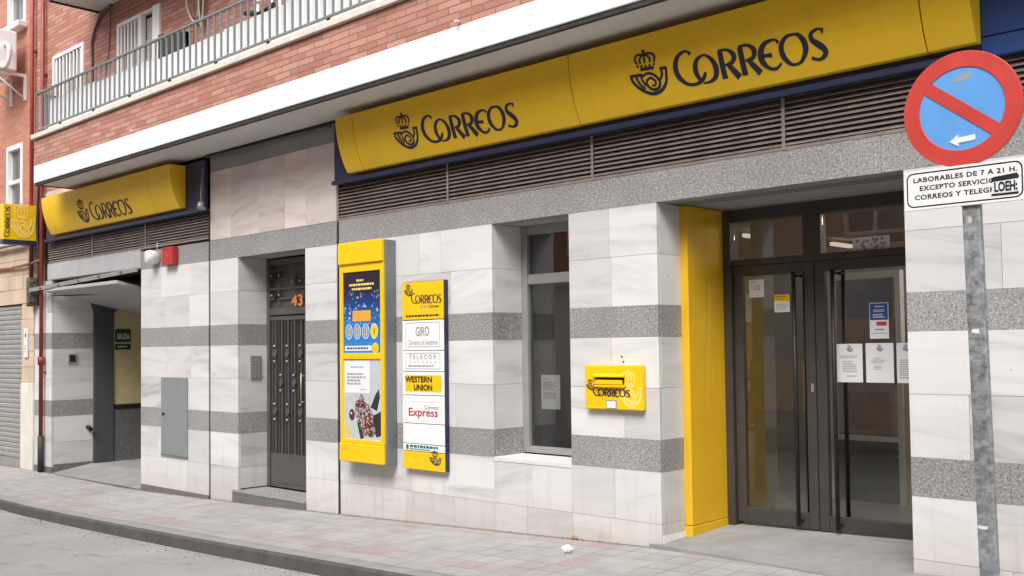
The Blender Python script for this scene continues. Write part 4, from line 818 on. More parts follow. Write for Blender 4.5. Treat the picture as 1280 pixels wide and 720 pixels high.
def sub(z0, z1, fn, name='service_plate', mat='white_gloss'):
    o = tplate(name, mat, z0, z1); fn(o, TF(tx0, z0), z1-z0); return o
def giro(o, P, h):
    mb = MB(); frame_rect(mb, P, 0.045, tw-0.045, 0.03, h-0.02, 0.005); write(mb, 'GIRO', 0.115, lambda u, v, d: P(tw/2+u, h*0.63+v, d), bold=0.002, fit=(0.18, 0.085)); write(mb, 'Dinero al instante', 0.056, lambda u, v, d: P(tw/2+0.01+u, h*0.27+v, d), fit=(0.38, 0.045)); build('lettering', mb, 'print_grey', o)
def telecor(o, P, h):
    mb = MB(); frame_rect(mb, P, 0.045, tw-0.045, 0.02, h-0.02, 0.005); write(mb, 'TELECOR', 0.062, lambda u, v, d: P(tw/2+u, h*0.70+v, d), bold=0.001, spacing=1.6, fit=(0.36, 0.04))
    for i in range(7): disc(mb, P, 0.11+i*0.055, h*0.45, 0.009, 0.008, n=6)
    lines(mb, P, 0.08, tw-0.06, 0.035, 0.06, 1, seed=12, fill=0.6); build('lettering', mb, 'print_grey', o)
def wu(o, P, h):
    mb = MB(); rect(mb, P, 0.035, tw-0.03, 0.03, h-0.03, 0.001); build('yellow_field', mb, 'yellow_gloss', o)
    mb = MB(); write(mb, 'WESTERN', 0.083, lambda u, v, d: P(0.215+u, h*0.67+v, d), bold=0.003, d=0.003, fit=(0.36, 0.055)); write(mb, 'UNION', 0.083, lambda u, v, d: P(0.275+u, h*0.33+v, d), bold=0.003, d=0.003, fit=(0.245, 0.055)); build('lettering', mb, 'black', o)
def cexp(o, P, h):
    mb = MB(); frame_rect(mb, P, 0.03, tw-0.03, 0.02, h-0.055, 0.004); build('pink_frame', mb, 'pink_paint', o)
    mb = MB(); write(mb, 'Correos', 0.055, lambda u, v, d: P(0.385+u, h-0.10+v, d), bold=0.0006, fit=(0.19, 0.036)); build('small_word', mb, 'print_grey', o)
    mb = MB(); write(mb, 'Express', 0.118, lambda u, v, d: P(tw/2+u, h*0.36+v, d), bold=0.002, fit=(0.385, 0.095)); build('lettering', mb, 'poster_red', o)
sub(1.59, 1.858, giro); sub(1.405, 1.588, telecor) ; sub(1.195, 1.403, wu); sub(0.945, 1.193, cexp)
sub(0.765, 0.943, lambda o, P, h: None, 'blank_plate')
def pk(o, P, h):
    mb = MB(); rect(mb, P, 0.04, 0.075, 0.012, h-0.01); lines(mb, P, 0.09, tw-0.05, h*0.45, h-0.008, 1, seed=3, fill=0.85); lines(mb, P, 0.09, tw-0.1, 0.008, h*0.4, 1, seed=5, fill=0.6); build('lettering', mb, 'teal', o)
sub(0.70, 0.763, pk)
ft = tplate('foot_plate', 'yellow_gloss', 0.538, 0.698)
mb = strokes(MB(), ['horn'], lambda u, v, d=0: (tx1-0.1+(u+1.0)*0.085, -0.058-d, 0.592+v*0.075), 0.001, 0.0002); build('post_horn_emblem', mb, 'ink', ft)
# ------------------------------------------------------------------ wall letter box
t = thing('letter_box', (-4.63, -0.0, 1.14), 'yellow letter box with posting slot on the marble pillar', 'letter box')
mx0, mx1, mz0, mz1, my = -4.914, -4.383, 1.137, 1.466, -0.052
mb = MB()
B('box_body', 'yellow_gloss', t, (mx0, mx1, my, -0.0045, mz0, mz1), bevel=0.008)
B('flap_recess', 'black', t, (mx0+0.105, mx1-0.16, my-0.004, my-0.0005, 1.318, 1.378))
B('flap', 'yellow_gloss', t, (mx0+0.115, mx1-0.17, my-0.02, my-0.0045, 1.322, 1.357), bevel=0.004)
hood = MB(); hood.prism([(my-0.0005, 1.402), (my-0.03, 1.387), (my-0.03, 1.378), (my-0.0005, 1.378)], mx0+0.088, mx1-0.15, 'x'); hood.prism([(my-0.0005, 1.323), (my-0.028, 1.313), (my-0.028, 1.305), (my-0.0005, 1.308)], mx0+0.105, mx1-0.145, 'x'); build('slot_hood', hood, 'yellow_gloss', t)
mb = strokes(MB(), ['horn'], lambda u, v, d=0: (mx0+0.315+(u+2.09)*0.118, my-d, mz0+0.022+v*0.16), 0.0006, 0.0001, wm=1.35); build('pale_emblem', mb, 'pale_yellow', t)
mb = strokes(MB(), WORD, lambda u, v, d=0: (mx0+0.078+u*0.055, my-0.002-d, 1.237+v*0.052), 0.001, 0.0003); build('lettering', mb, 'ink', t)
mb = strokes(MB(), ['horn'], lambda u, v, d=0: (mx0+0.015+(u+2.05)*0.046, my-d, 1.279+v*0.047), 0.001, 0.0002); build('post_horn_emblem', mb, 'ink', t)
B('time_plate', 'alu', t, (mx0+0.2, mx0+0.3, my-0.003, my-0.0005, 1.146, 1.208)); B('plate_paper', 'paper', t, (mx0+0.208, mx0+0.292, my-0.005, my-0.0032, 1.15, 1.2))
for (x, z) in ((-4.60, 1.527), (-4.585, 1.49)):
    mb = MB(); mb.tube([(x, -0.004, z), (x, 0.01, z)], 0.007); tag(build('screw_plug', mb, 'black', None, (x, 0, z)), 'dark plug in the marble above the letter box, the %s one' % ('upper' if z > 1.5 else 'lower'), 'plug', 'dark plugs above the letter box')
# ------------------------------------------------------------------ small fittings on the wall
t = thing('alarm_box', (-11.32, 0, 2.65), 'red alarm box on the granite strip beside the white siren', 'alarm')
B('housing', 'alarm_red', t, (-11.455, -11.19, -0.085, -0.002, 2.648, 2.86), bevel=0.012); B('badge', 'sign_red', t, (-11.36, -11.29, -0.0885, -0.0855, 2.74, 2.80))
mb = MB(); mb.tube([(-11.70, -0.0015, 2.765), (-11.71, -0.11, 2.765), (-11.72, -0.15, 2.76)], [0.082, 0.086, 0.072], 18); mb.tube([(-11.70, -0.012, 2.84), (-11.70, -0.012, 2.95)], 0.005)
tag(build('siren', mb, 'white_gloss', None, (-11.72, 0, 2.76)), 'round white siren beside the red alarm box', 'siren')
t = thing('meter_cabinet', (-11.28, 0, 0.37), 'grey green metal meter cabinet door set in the marble wall', 'cabinet')
B('door', 'cab_green', t, (-11.60, -10.968, -0.014, -0.0035, 0.375, 1.298), bevel=0.003); B('bottom_lip', 'grey_metal', t, (-11.605, -10.962, -0.016, -0.0035, 0.357, 0.373)); mb = MB(); mb.tube([(-11.53, -0.03, 0.86), (-11.53, -0.014, 0.86)], 0.018); build('lock', mb, 'black', t)
t = thing('intercom', (DL, 0.215, 1.29), 'grey intercom panel on the side of the door 43 recess', 'intercom')
B('plate', 'alu', t, (DL+0.0005, DL+0.016, 0.145, 0.285, 1.293, 1.55), bevel=0.003)
mb = MB()
for i in range(6):
    for j in (0.175, 0.215, 0.255): mb.box(DL+0.0165, DL+0.021, j-0.012, j+0.012, 1.315+i*0.036, 1.335+i*0.036)
build('buttons', mb, 'print_grey', t)
t = thing('switch_plate', (SL, 0.29, 1.52), 'small dark keypad on the marble side of the garage way', 'keypad')
B('plate', 'print_grey', t, (SL+0.0005, SL+0.02, 0.225, 0.355, 1.46, 1.60), bevel=0.003); B('keys', 'black', t, (SL+0.0205, SL+0.024, 0.245, 0.335, 1.48, 1.58))
mb = MB(); mb.tube([(SL+0.001, 0.52, 0.52), (SL+0.05, 0.52, 0.52), (SL+0.06, 0.56, 0.47)], 0.03); tag(build('door_stop', mb, 'black', None, (SL, 0.52, 0.52)), 'black door stop on the marble side of the garage way', 'door stop')
t = thing('exit_sign', (SL, 1.05, 1.65), 'dark green SALIDA sign on the yellow passage wall', 'sign')
B('plate', 'green_sign', t, (SL+0.0005, SL+0.012, 0.935, 1.175, 1.765, 1.96)); B('lower_plate', 'green_sign', t, (SL+0.0005, SL+0.012, 0.935, 1.175, 1.65, 1.735))
mb = MB(); write(mb, 'SALIDA', 0.078, lambda u, v, d: (SL+0.012+d, 1.055+u*0.75, 1.845+v*1.6), bold=0.0012); lines(mb, lambda u, v, d: (SL+0.012+d, 0.935+u, 1.65+v), 0.03, 0.22, 0.03, 0.06, 1, seed=5, fill=0.7); build('lettering', mb, 'paper', t)
mb = MB(); mb.tube([(-10.42, -0.14, 3.29), (-10.42, -0.16, 3.215)], 0.034, 12); mb.tube([(-10.42, -0.09, 3.22), (-10.42, -0.15, 3.235)], 0.02); mb.tube([(-10.52, -0.06, 3.7), (-10.50, -0.1, 3.4), (-10.43, -0.13, 3.28)], 0.008)
tag(build('lamp_fitting', mb, 'alu', None, (-10.42, -0.06, 3.22)), 'small pale fitting under the right end of the short yellow sign', 'lamp')
# ------------------------------------------------------------------ notices on the glass
def notice(name, x0, x1, z0, z1, y, label, cat='notice', fill=None):
    t = B('sheet', 'paper', None, (x0, x1, y-0.0015, y, z0, z1)) if False else None
    t = thing(name, ((x0+x1)/2, y, z0), label, cat)
    B('sheet', 'paper', t, (x0, x1, y-0.0015, y, z0, z1)); P = lambda u, v, d=0: (x0+u*(x1-x0), y-0.0015-d, z0+v*(z1-z0))
    if fill: fill(t, P)
    if name == 'paper_notice': t['group'] = 'white notices on the right glass door'
    return t
Yg = YD-0.0045
def letterhead(seed, blocks, dark='print_grey'):
    def f(t, P):
        a = P(0.5, 0.84); mb = strokes(MB(), ['horn'], lambda u, v, d=0: (a[0]+(u+1.3)*0.026, a[1]-d, a[2]-0.012+v*0.026), 0.0004, 0.0001); build('post_horn_emblem', mb, 'ink', t)
        mb = MB()
        for i, (u0, u1, v0, v1, n) in enumerate(blocks): lines(mb, P, u0, u1, v0, v1, n, seed=seed+i, fill=0.5, d=0.0006)
        build('printed_text', mb, dark, t)
    return f
notice('paper_notice', -3.318, -3.128, kz(1.328), kz(1.602), Yg, 'left white notice with long text on the right glass door leaf', fill=letterhead(1, [(0.15, 0.85, 0.62, 0.7, 2), (0.22, 0.8, 0.25, 0.56, 7), (0.4, 0.8, 0.12, 0.2, 1)]))
notice('paper_notice', -3.104, -2.907, kz(1.328), kz(1.605), Yg, 'middle white notice with short text on the right glass door leaf', fill=letterhead(20, [(0.3, 0.72, 0.6, 0.64, 1), (0.2, 0.8, 0.48, 0.59, 3), (0.28, 0.72, 0.32, 0.44, 3)]))
notice('paper_notice', -2.885, -2.76, kz(1.328), kz(1.604), Yg, 'white notice half hidden by the right marble pillar', fill=letterhead(40, [(0.15, 0.85, 0.1, 0.6, 9)]))
def bluef(t, P):
    mb = MB(); rect(mb, P, 0.03, 0.97, 0.52, 0.985, 0.0005); build('blue_field', mb, 'blue', t)
    mb = MB(); lines(mb, P, 0.3, 0.8, 0.86, 0.93, 1, seed=3, d=0.001); lines(mb, P, 0.2, 0.85, 0.74, 0.82, 2, seed=4, d=0.001); lines(mb, P, 0.18, 0.9, 0.57, 0.7, 2, seed=6, d=0.001); build('printed_text', mb, 'paper', t)
    mb = MB(); rect(mb, P, 0.36, 0.9, 0.36, 0.47, 0.0006); build('red_block', mb, 'poster_red', t); mb = MB(); lines(mb, P, 0.3, 0.85, 0.22, 0.29, 1, seed=9, d=0.0006); rect(mb, P, 0.05, 0.95, 0.14, 0.15, 0.0006); build('small_print', mb, 'ink', t)
notice('blue_notice', -3.07, -2.935, kz(1.636), kz(1.887), Yg, 'blue headed notice above the white papers on the right glass door', fill=bluef)
def hours(t, P):
    mb = MB(); write(mb, '1/2', 0.05, lambda u, v, d: (P(0.5, 0.5)[0]+u, P(0, 0)[1]-d, P(0.5, 0.52)[2]+v), d=0.0005); lines(mb, P, 0.1, 0.6, 0.84, 0.92, 1, seed=2, d=0.0006); lines(mb, P, 0.35, 0.7, 0.06, 0.12, 1, seed=3, d=0.0006); build('printed_text', mb, 'ink', t)
notice('square_label', -4.01, -3.885, kz(1.967), kz(2.102), Yg, 'small cream square label at top left of the left glass door', 'label', lambda t, P: hours(t, P))
def yl(t, P):
    mb = MB(); rect(mb, P, 0, 1, 0.62, 1, 0.0005); build('yellow_field', mb, 'yellow_gloss', t); mb = MB(); lines(mb, P, 0.08, 0.8, 0.68, 0.95, 2, seed=8, d=0.001); build('printed_text', mb, 'ink', t); mb = MB(); lines(mb, P, 0.1, 0.9, 0.1, 0.5, 4, seed=9, d=0.0006); build('small_print', mb, 'print_grey', t)
notice('yellow_label', -3.80, -3.675, kz(1.846), kz(1.978), Yg, 'white label with yellow head on the left glass door', 'label', yl)
def scr(t, P):
    mb = MB(); r = random.Random(3)
    for i in range(26): disc(mb, P, r.uniform(0.08, 0.92), r.uniform(0.15, 0.85), r.uniform(0.02, 0.05), r.uniform(0.08, 0.16), 0.0005+i*0.0001, 7)
    build('scratches', mb, 'alu', t)
notice('faded_sticker', -3.18, -2.915, kz(2.257), kz(2.357), Yg, 'faded grey sticker on the pane above the right door leaf', 'sticker', scr)
def wn(t, P):
    mb = MB(); lines(mb, P, 0.1, 0.55, 0.86, 0.92, 1, seed=2, d=0.0006); lines(mb, P, 0.12, 0.9, 0.55, 0.8, 5, seed=3, d=0.0006, fill=0.6); lines(mb, P, 0.12, 0.9, 0.3, 0.5, 4, seed=5, d=0.0006, fill=0.6); build('printed_text', mb, 'print_grey', t)
notice('window_notice', -5.765, -5.555, 1.085, 1.372, 0.399, 'single paper notice taped inside the narrow shop window', fill=wn)
# ------------------------------------------------------------------ no parking sign on its post
t = thing('no_parking_sign', (-1.545, -1.47, pave(-1.545, -1.5)), 'round red and blue no parking sign on a stickered galvanized post', 'traffic sign')
pz = pave(-1.545, -1.5)
pcx = lambda z: -1.5685-0.0185*(z-2.18)
mb = MB(); v = [mb.bm.verts.new((pcx(z)+a, b_, z)) for z in (pz-0.02, 2.80) for a, b_ in ((-0.037, -1.488), (0.037, -1.488), (0.037, -1.448), (-0.037, -1.448))]
for q_ in ((0, 1, 5, 4), (1, 2, 6, 5), (2, 3, 7, 6), (3, 0, 4, 7), (4, 5, 6, 7)): mb.bm.faces.new([v[i] for i in q_])
pole = build('pole', mb, 'galv', t, bevel=0.006)
r = random.Random(9)
for i in range(34):
    z = 2.13-i*0.047+r.uniform(-0.015, 0.015); x = pcx(z)+r.uniform(-0.012, 0.012); wd, h = r.uniform(0.008, 0.028), r.uniform(0.006, 0.02)
    mb = MB(); pts = [(-wd, -h*r.uniform(0.4, 1)), (-wd*r.uniform(-0.3, 0.5), -h*r.uniform(0.5, 1)), (wd*r.uniform(0.5, 1), -h*r.uniform(0.2, 1)), (wd*r.uniform(0.6, 1), h*r.uniform(0.3, 1)), (wd*r.uniform(-0.4, 0.4), h*r.uniform(0.2, 1)), (-wd*r.uniform(0.6, 1), h*r.uniform(0.4, 1))]
    mb.bm.faces.new([mb.bm.verts.new((x+a, -1.4886-0.0002*(i % 4), z+b_)) for a, b_ in pts])
    build('sticker_scrap', mb, r.choice(['paper', 'print_grey', 'alu', 'alu', 'grey_metal', 'grey_metal']) if i else 'blind', pole)
yd = -1.5; dc = (-1.592, 2.612); RR = 0.250
def ring(r0, r1, y0, y1, n=64):
    mb = MB(); V = [[mb.bm.verts.new((dc[0]+math.cos(6.28318*i/n)*q, y, dc[1]+math.sin(6.28318*i/n)*q)) for i in range(n)] for q, y in ((r0, y0), (r1, y0), (r1, y1), (r0, y1))]
    for i in range(n):
        j = (i+1) % n
        for a in range(4): mb.bm.faces.new((V[a][i], V[a][j], V[(a+1) % 4][j], V[(a+1) % 4][i]))
    return mb
mb = MB(); mb.bm.faces.new([mb.bm.verts.new((dc[0]+math.cos(6.28318*i/64)*0.245, yd+0.004, dc[1]+math.sin(6.28318*i/64)*0.245)) for i in range(64)]); build('blue_disc', mb, 'sign_blue', t)
rg_ = ring(0.180, RR, yd, yd+0.022); rg_ = build('red_ring', rg_, 'sign_red', t, bevel=0.002)
mb = MB(); ca, sa = math.cos(math.radians(-38)), math.sin(math.radians(-38)); q = lambda u, v: (dc[0]+u*ca-v*sa, dc[1]+u*sa+v*ca)
mb.prism([q(-0.184, -0.027), (q(0.184, -0.027)), q(0.184, 0.027), q(-0.184, 0.027)], yd+0.001, yd+0.0035); build('red_bar', mb, 'sign_red', t)
mb = MB(); mb.prism([(dc[0]+0.055, dc[1]-0.143), (dc[0]+0.055, dc[1]-0.119), (dc[0]-0.018, dc[1]-0.124), (dc[0]-0.016, dc[1]-0.110), (dc[0]-0.053, dc[1]-0.139), (dc[0]-0.014, dc[1]-0.163), (dc[0]-0.017, dc[1]-0.148)], yd+0.001, yd+0.0036); build('arrow', mb, 'paper', t)
mb = MB(); mb.bm.faces.new([mb.bm.verts.new((dc[0]+a, yd+0.0035, dc[1]+b_)) for a, b_ in ((-0.045, 0.115), (-0.01, 0.145), (0.045, 0.155), (0.055, 0.165), (0.045, 0.132), (0.02, 0.122), (-0.02, 0.120))]); build('sticker_scrap', mb, 'print_grey', t)
B('back_plate', 'grey_metal', t, (dc[0]-0.16, dc[0]+0.16, yd+0.0055, yd+0.011, dc[1]-0.16, dc[1]+0.16))
px_, pz_ = -1.848, 2.194; pw, ph = 0.51, 0.176
pt = B('text_plate', 'white_gloss', t, (px_, px_+pw, yd-0.002, yd+0.0115, pz_-0.004, pz_+ph-0.004), bevel=0.002)
PP = lambda u, v, d=0: (px_+u, yd-0.002-d, pz_+v)
mb = MB(); rc = 0.022
def rrect(u0, u1, v0, v1, r_, n=6):
    out = []
    for cx, cy, a0 in ((u1-r_, v1-r_, 0), (u0+r_, v1-r_, 90), (u0+r_, v0+r_, 180), (u1-r_, v0+r_, 270)):
        for i in range(n+1): a = math.radians(a0+90*i/n); out.append((cx+math.cos(a)*r_, cy+math.sin(a)*r_))
    return out
o_, i_ = rrect(0.012, pw-0.012, 0.008, ph-0.014, 0.03), rrect(0.018, pw-0.018, 0.014, ph-0.020, 0.025)
V0 = [mb.bm.verts.new(PP(u, v, 0.0006)) for u, v in o_]; V1 = [mb.bm.verts.new(PP(u, v, 0.0006)) for u, v in i_]
for i in range(len(V0)): j = (i+1) % len(V0); mb.bm.faces.new((V0[i], V0[j], V1[j], V1[i]))
for s, v, u0, u1 in (('LABORABLES DE 7 A 21 H.', 0.129, 0.043, 0.478), ('EXCEPTO SERVICIO', 0.091, 0.070, 0.388), ('CORREOS Y TELEGR', 0.052, 0.047, 0.388)):
    write(mb, s, 0.046, lambda u, w_, d, v=v, c=(u0+u1)/2: PP(c+u, v+w_, d), bold=0.0014, spacing=1.1, d=0.0008, fit=(u1-u0, 0.0225))
build('plate_lettering', mb, 'black', pt)
mb = MB(); rect(mb, PP, 0.375, 0.478, 0.032, 0.088, 0.0012); build('sticker', mb, 'paper', pt)
mb = MB(); write(mb, 'LOEH:', 0.047, lambda u, v, d: PP(0.430+u, 0.060+v, d), bold=0.002, d=0.002, fit=(0.092, 0.043)); mb.bm.faces.new([mb.bm.verts.new(PP(u, v, 0.0018)) for u, v in ((0.37, 0.09), (0.382, 0.104), (0.475, 0.112), (0.485, 0.095), (0.478, 0.088), (0.376, 0.083))]); rect(mb, PP, 0.372, 0.48, 0.024, 0.033, 0.0018); build('sticker_lettering', mb, 'black', pt)
for z in (2.28, 2.612): B('clamp', 'grey_metal', t, (pcx(z)-0.045, pcx(z)+0.045, -1.4885, -1.44, z-0.02, z+0.02))
# ------------------------------------------------------------------ pipes, cables, litter
def pipe(name, x, z0, z1, label, r=0.029, mat='red_pipe', y=-0.06):
    t = thing(name, (x, y, z0), label, 'pipe')
    mb = MB(); mb.tube([(x, y, z0), (x, y, z1)], r, 12); build('pipe', mb, mat, t)
    z = z0+0.9
    while z < z1: B('bracket', mat, t, (x-r-0.012, x+r+0.012, y-0.008, 0.0-0.0005 if z > 3.9 else -0.0045, z, z+0.03)); z += 1.45
    return t
t = pipe('drain_pipe', -15.085, 0.42, 8.9, 'red drain pipe running down beside the garage way to the pavement'); t['group'] = 'red drain pipes'; mb = MB(); mb.tube([(-15.085, -0.06, -0.10), (-15.085, -0.06, 0.42)], 0.042, 12); build('cast_foot', mb, 'dark_pipe', t); mb = MB(); mb.tube([(-15.085, -0.06, 1.44), (-15.085, -0.06, 1.56)], 0.048, 12); build('collar', mb, 'red_pipe', t)
t = pipe('drain_pipe', -15.47, 2.3, 8.9, 'red drain pipe ending behind the square projecting sign', 0.029); t['group'] = 'red drain pipes'
def cable(pts, r, label, mat='wire', name='cable'):
    P = smooth([tuple(p) for p in pts], 8); mb = MB(); mb.tube(P, r, 6); return tag(build(name, mb, mat, None, pts[0]), label, 'cable')
cable([(-12.95, -0.02, 6.2), (-13.3, -0.02, 6.1), (-13.5, -0.025, 5.85), (-13.52, -0.02, 5.5), (-13.50, -0.02, 4.6)], 0.018, 'thick dark cable on brick between barred window and barred balcony door')
cable([(-12.98, -0.02, 6.2), (-13.0, -0.02, 5.7), (-13.12, -0.02, 5.2), (-13.1, -0.02, 4.6)], 0.007, 'thin cable hanging on brick left of the barred balcony door')
for i, dx in enumerate((0, 0.12, 0.22)):
    cable([(-10.75+dx, -0.04, 6.2), (-10.9+dx*1.6, -0.06-0.02*i, 5.75), (-10.72+dx*0.7, -0.05, 5.45-0.06*i), (-10.55+dx*0.3, -0.06, 5.8), (-10.6+dx, -0.03, 6.2)], 0.012, 'looped cable hanging over the balcony, the %s loop' % ('left', 'middle', 'right')[i], 'blind' if i != 1 else 'wire')
cable([(-10.78, -0.03, 5.6), (-10.8, -0.03, 5.0), (-10.82, -0.03, 4.6)], 0.01, 'thin orange cable dropping behind the balcony railing', 'rust')
cable([(-10.5, -0.03, 3.83), (-9.6, -0.05, 3.81), (-8.8, -0.03, 3.82), (-8.1, -0.05, 3.80)], 0.012, 'dark cable sagging under the white slab over the pink marble')
cable([(-14.7, -0.03, 3.75), (-14.4, -0.05, 3.72), (-14.1, -0.04, 3.82), (-13.7, -0.03, 3.8)], 0.014, 'cable tangle above the left end of the short yellow sign')
cable([(-15.24, -0.03, 4.4), (-15.27, -0.05, 3.5), (-15.2, -0.05, 2.9), (-15.25, -0.04, 2.3)], 0.022, 'black cable bundle behind the square projecting sign', 'black')
# folded black parasol standing on the balcony
t = thing('clothes_stand', (-10.75, -0.29, 4.1), 'low stand draped with a black cloth behind the balcony railing', 'stand')
mb = MB(); n = 12; cl = []
for i in range(n+1):
    x = -11.06+i*0.052; y = -0.33+0.03*math.sin(i*1.9); cl.append((mb.bm.verts.new((x, y, 4.9-0.02*(i % 3))), mb.bm.verts.new((x, y, 5.31-0.008*i)), mb.bm.verts.new((x, y+0.08, 5.31-0.008*i)), mb.bm.verts.new((x, y+0.08, 4.9-0.02*(i % 3)))))
for p, q_ in zip(cl, cl[1:]):
    for k_ in range(3): mb.bm.faces.new((p[k_], q_[k_], q_[k_+1], p[k_+1]))
build('cloth', mb, 'black', t); mb = MB(); mb.tube([(-11.1, -0.29, 5.30), (-10.35, -0.29, 5.2)], 0.010); mb.tube([(-10.9, -0.29, 4.1), (-10.9, -0.29, 5.28)], 0.014); mb.tube([(-10.5, -0.29, 4.1), (-10.5, -0.29, 5.22)], 0.014); build('stand', mb, 'dark_pipe', t)
t = thing('drying_rack', (-8.95, -0.3, 4.1), 'white folding rack with black foot on the balcony by the shutters', 'rack')
mb = MB(); 
for x in (-9.05, -8.8, -8.65): mb.tube([(x, -0.3, 4.1), (x+0.05, -0.28, 5.6)], 0.018)
mb.tube([(-9.05, -0.3, 5.2), (-8.62, -0.29, 5.2)], 0.016); build('rods', mb, 'white_gloss', t); mb = MB(); mb.tube([(-9.2, -0.32, 5.12), (-8.95, -0.3, 5.06), (-8.7, -0.3, 5.1)], 0.025); build('black_foot', mb, 'black', t)
for xq, lab in ((-11.0, 'small white drain spout poking from the parapet at left'), (-5.62, 'small white drain spout poking from the parapet over the long sign')):
    mb = MB(); mb.tube([(xq, YF+0.01, 4.125), (xq, YF-0.05, 4.118)], 0.011, 10); tag(build('drain_spout', mb, 'pink_paint', None, (xq, YF, 4.12)), lab, 'spout', 'drain spouts of the balcony')
# crumpled paper
mb = MB(); mb.ball((-4.765, -0.46, pave(-4.765, -0.46)+0.026), 0.041, 14, (1.0, 0.8, 0.7)); r = random.Random(2)
for v in mb.bm.verts: v.co += Vector((r.uniform(-1, 1), r.uniform(-1, 1), r.uniform(-1, 1)))*0.009
for f in mb.bm.faces: f.smooth = False
tag(build('crumpled_paper', mb, 'paper', None, (-4.765, -0.46, pave(-4.765, -0.46))), 'crumpled white paper lying on the pavement before the marble wall', 'litter')
mb = MB(); mb.ball((-5.06, -0.03, pave(-5.06, 0)+0.012), 0.024, 8, (1.3, 0.7, 0.6)); 
for v in mb.bm.verts: v.co += Vector((r.uniform(-1, 1), r.uniform(-0.3, 0.3), r.uniform(-1, 1)))*0.008
tag(build('dry_leaf', mb, 'leaf_brown', None, (-5.06, -0.03, pave(-5.06, 0))), 'small brown scrap lying against the foot of the marble wall', 'litter')
mb = MB(); r = random.Random(5)
for i in range(420):
    x = r.uniform(-14, -2.5); y = -abs(r.gauss(0, 0.03))-0.004 if r.random() < 0.5 else ky(x)-0.03-abs(r.gauss(0, 0.09)); z = pave(x, y) if y > -1 else roadz(x, y)
    s = r.uniform(0.003, 0.011); mb.ball((x, y, z+s*0.3), s, 5, (1.2, 1, 0.6))
tag(build('grit', mb, 'concrete'), 'loose pale grit along the wall foot and the kerb', 'grit', kind='stuff')
# ------------------------------------------------------------------ neighbour on the left
nb_ = thing('neighbour_building', (-18, 0, -0.1), 'older brick building with a tan stone base and roller shutter at far left', 'building')
mb = MB(); ops = [(-16.60, -15.97, 3.80, 4.83), (-16.60, -15.88, 6.66, 8.0), (-19.4, -18.5, 3.8, 4.9), (-19.4, -18.5, 6.66, 8.0)]
pierced(mb, -23.0, -15.45, 3.25, WALL_TOP-0.4, 0.004, 0.3, ops); bmesh.ops.remove_doubles(mb.bm, verts=mb.bm.verts[:], dist=0.0005); build('brick_wall', mb, 'brick_far', nb_)
mb = MB(); r = random.Random(3); z = 2.36
for row in range(4):
    x = -23.0; z1 = z+0.222
    while x < -15.45:
        x1 = min(x+r.uniform(0.35, 0.6), -15.45); mb.box(x+0.003, x1-0.003, -0.012-r.uniform(0, 0.012), 0.3, z+0.003, z1-0.003); x = x1
    z = z1
build('stone_wall', mb, 'stone', nb_)
mb = MB(); z = 1.17
for row in range(5):
    mb.box(-15.93, -15.475, -0.01-r.uniform(0, 0.01), 0.3, z+0.003, z+0.235); z += 0.238
mb.box(-23, -18.25, -0.012, 0.3, -0.3, 2.36); build('stone_pier', mb, 'stone', nb_); B('pier_base', 'pale_stone', nb_, (-15.93, -15.475, -0.03, 0.3, -0.25, 1.168), bevel=0.01)
B('stone_ledge', 'pale_stone', nb_, (-17.4, -15.65, -0.14, 0.1, 3.255, 3.36), (-16.9, -15.75, -0.10, 0.1, 3.20, 3.25), bevel=0.02)
sh = build('roller_shutter', shutter_mesh(-18.25, -15.931, 0.02, 2.36, 0.02, 0.075, 0.012), 'shutter', nb_); B('bottom_bar', 'shutter', sh, (-18.24, -15.932, 0.0, 0.03, -0.12, 0.018)); B('ground_sill', 'pale_stone', nb_, (-18.25, -15.93, -0.05, 0.3, -0.4, -0.121))
B('inner_wall', 'inner_dark', nb_, (-22.9, -15.46, 0.6, 0.7, -0.3, WALL_TOP-0.5))
B('roof', 'concrete', nb_, (-23.1, -15.51, -0.15, 8.0, WALL_TOP-0.399, WALL_TOP-0.2))
for (a, b, c_, d_) in ops:
    f = B('window', 'white_gloss', nb_, (a, a+0.07, -0.01, 0.1, c_, d_), (b-0.07, b, -0.01, 0.1, c_, d_), (a+0.071, b-0.071, -0.01, 0.1, d_-0.07, d_), (a+0.071, b-0.071, -0.01, 0.1, c_, c_+0.06), (a+0.071, b-0.071, 0.0, 0.1, c_+(d_-c_)*0.42, c_+(d_-c_)*0.42+0.05))
    B('pane', 'dark_glass', f, (a+0.071, b-0.071, 0.06, 0.066, c_+0.061, d_-0.071))
    B('curtain', 'panel_white' if c_ > 6 else 'print_grey', f, (a+0.08, a+(b-a)*0.62, 0.14, 0.15, c_+0.1, d_-0.1))
    B('sill', 'pale_stone', f, (a-0.08, b+0.06, -0.14, 0.05, c_-0.09, c_-0.003), bevel=0.01)
mb = MB(); mb.tube([(-18, -0.04, 2.98), (-16.4, -0.05, 2.92), (-15.5, -0.07, 2.93), (-15.12, -0.08, 2.96)], 0.02, 8); tag(build('conduit', mb, 'rust', None, (-16.5, -0.05, 2.92)), 'thin rusty conduit along the tan stone above the roller shutter', 'pipe')
t = thing('door_plaque', (-15.72, -0.02, 1.6), 'small white plaque on the stone pier beside the roller shutter', 'plaque'); B('plate', 'paper', t, (-15.80, -15.66, -0.034, -0.0225, 1.55, 1.99)); mb = MB(); disc(mb, front(-15.73, -0.034, 1.88), 0, 0, 0.03, 0.035); lines(mb, front(-15.78, -0.034, 1.62), 0, 0.1, 0, 0.12, 3, seed=3); build('printed_text', mb, 'poster_red', t)
t = thing('air_conditioner', (-15.9, -0.25, 5.75), 'white air conditioner on a bracket below the upper left window', 'air conditioner')
B('casing', 'white_gloss', t, (-16.5, -15.78, -0.50, -0.16, 5.85, 6.45), bevel=0.02)
mb = MB()
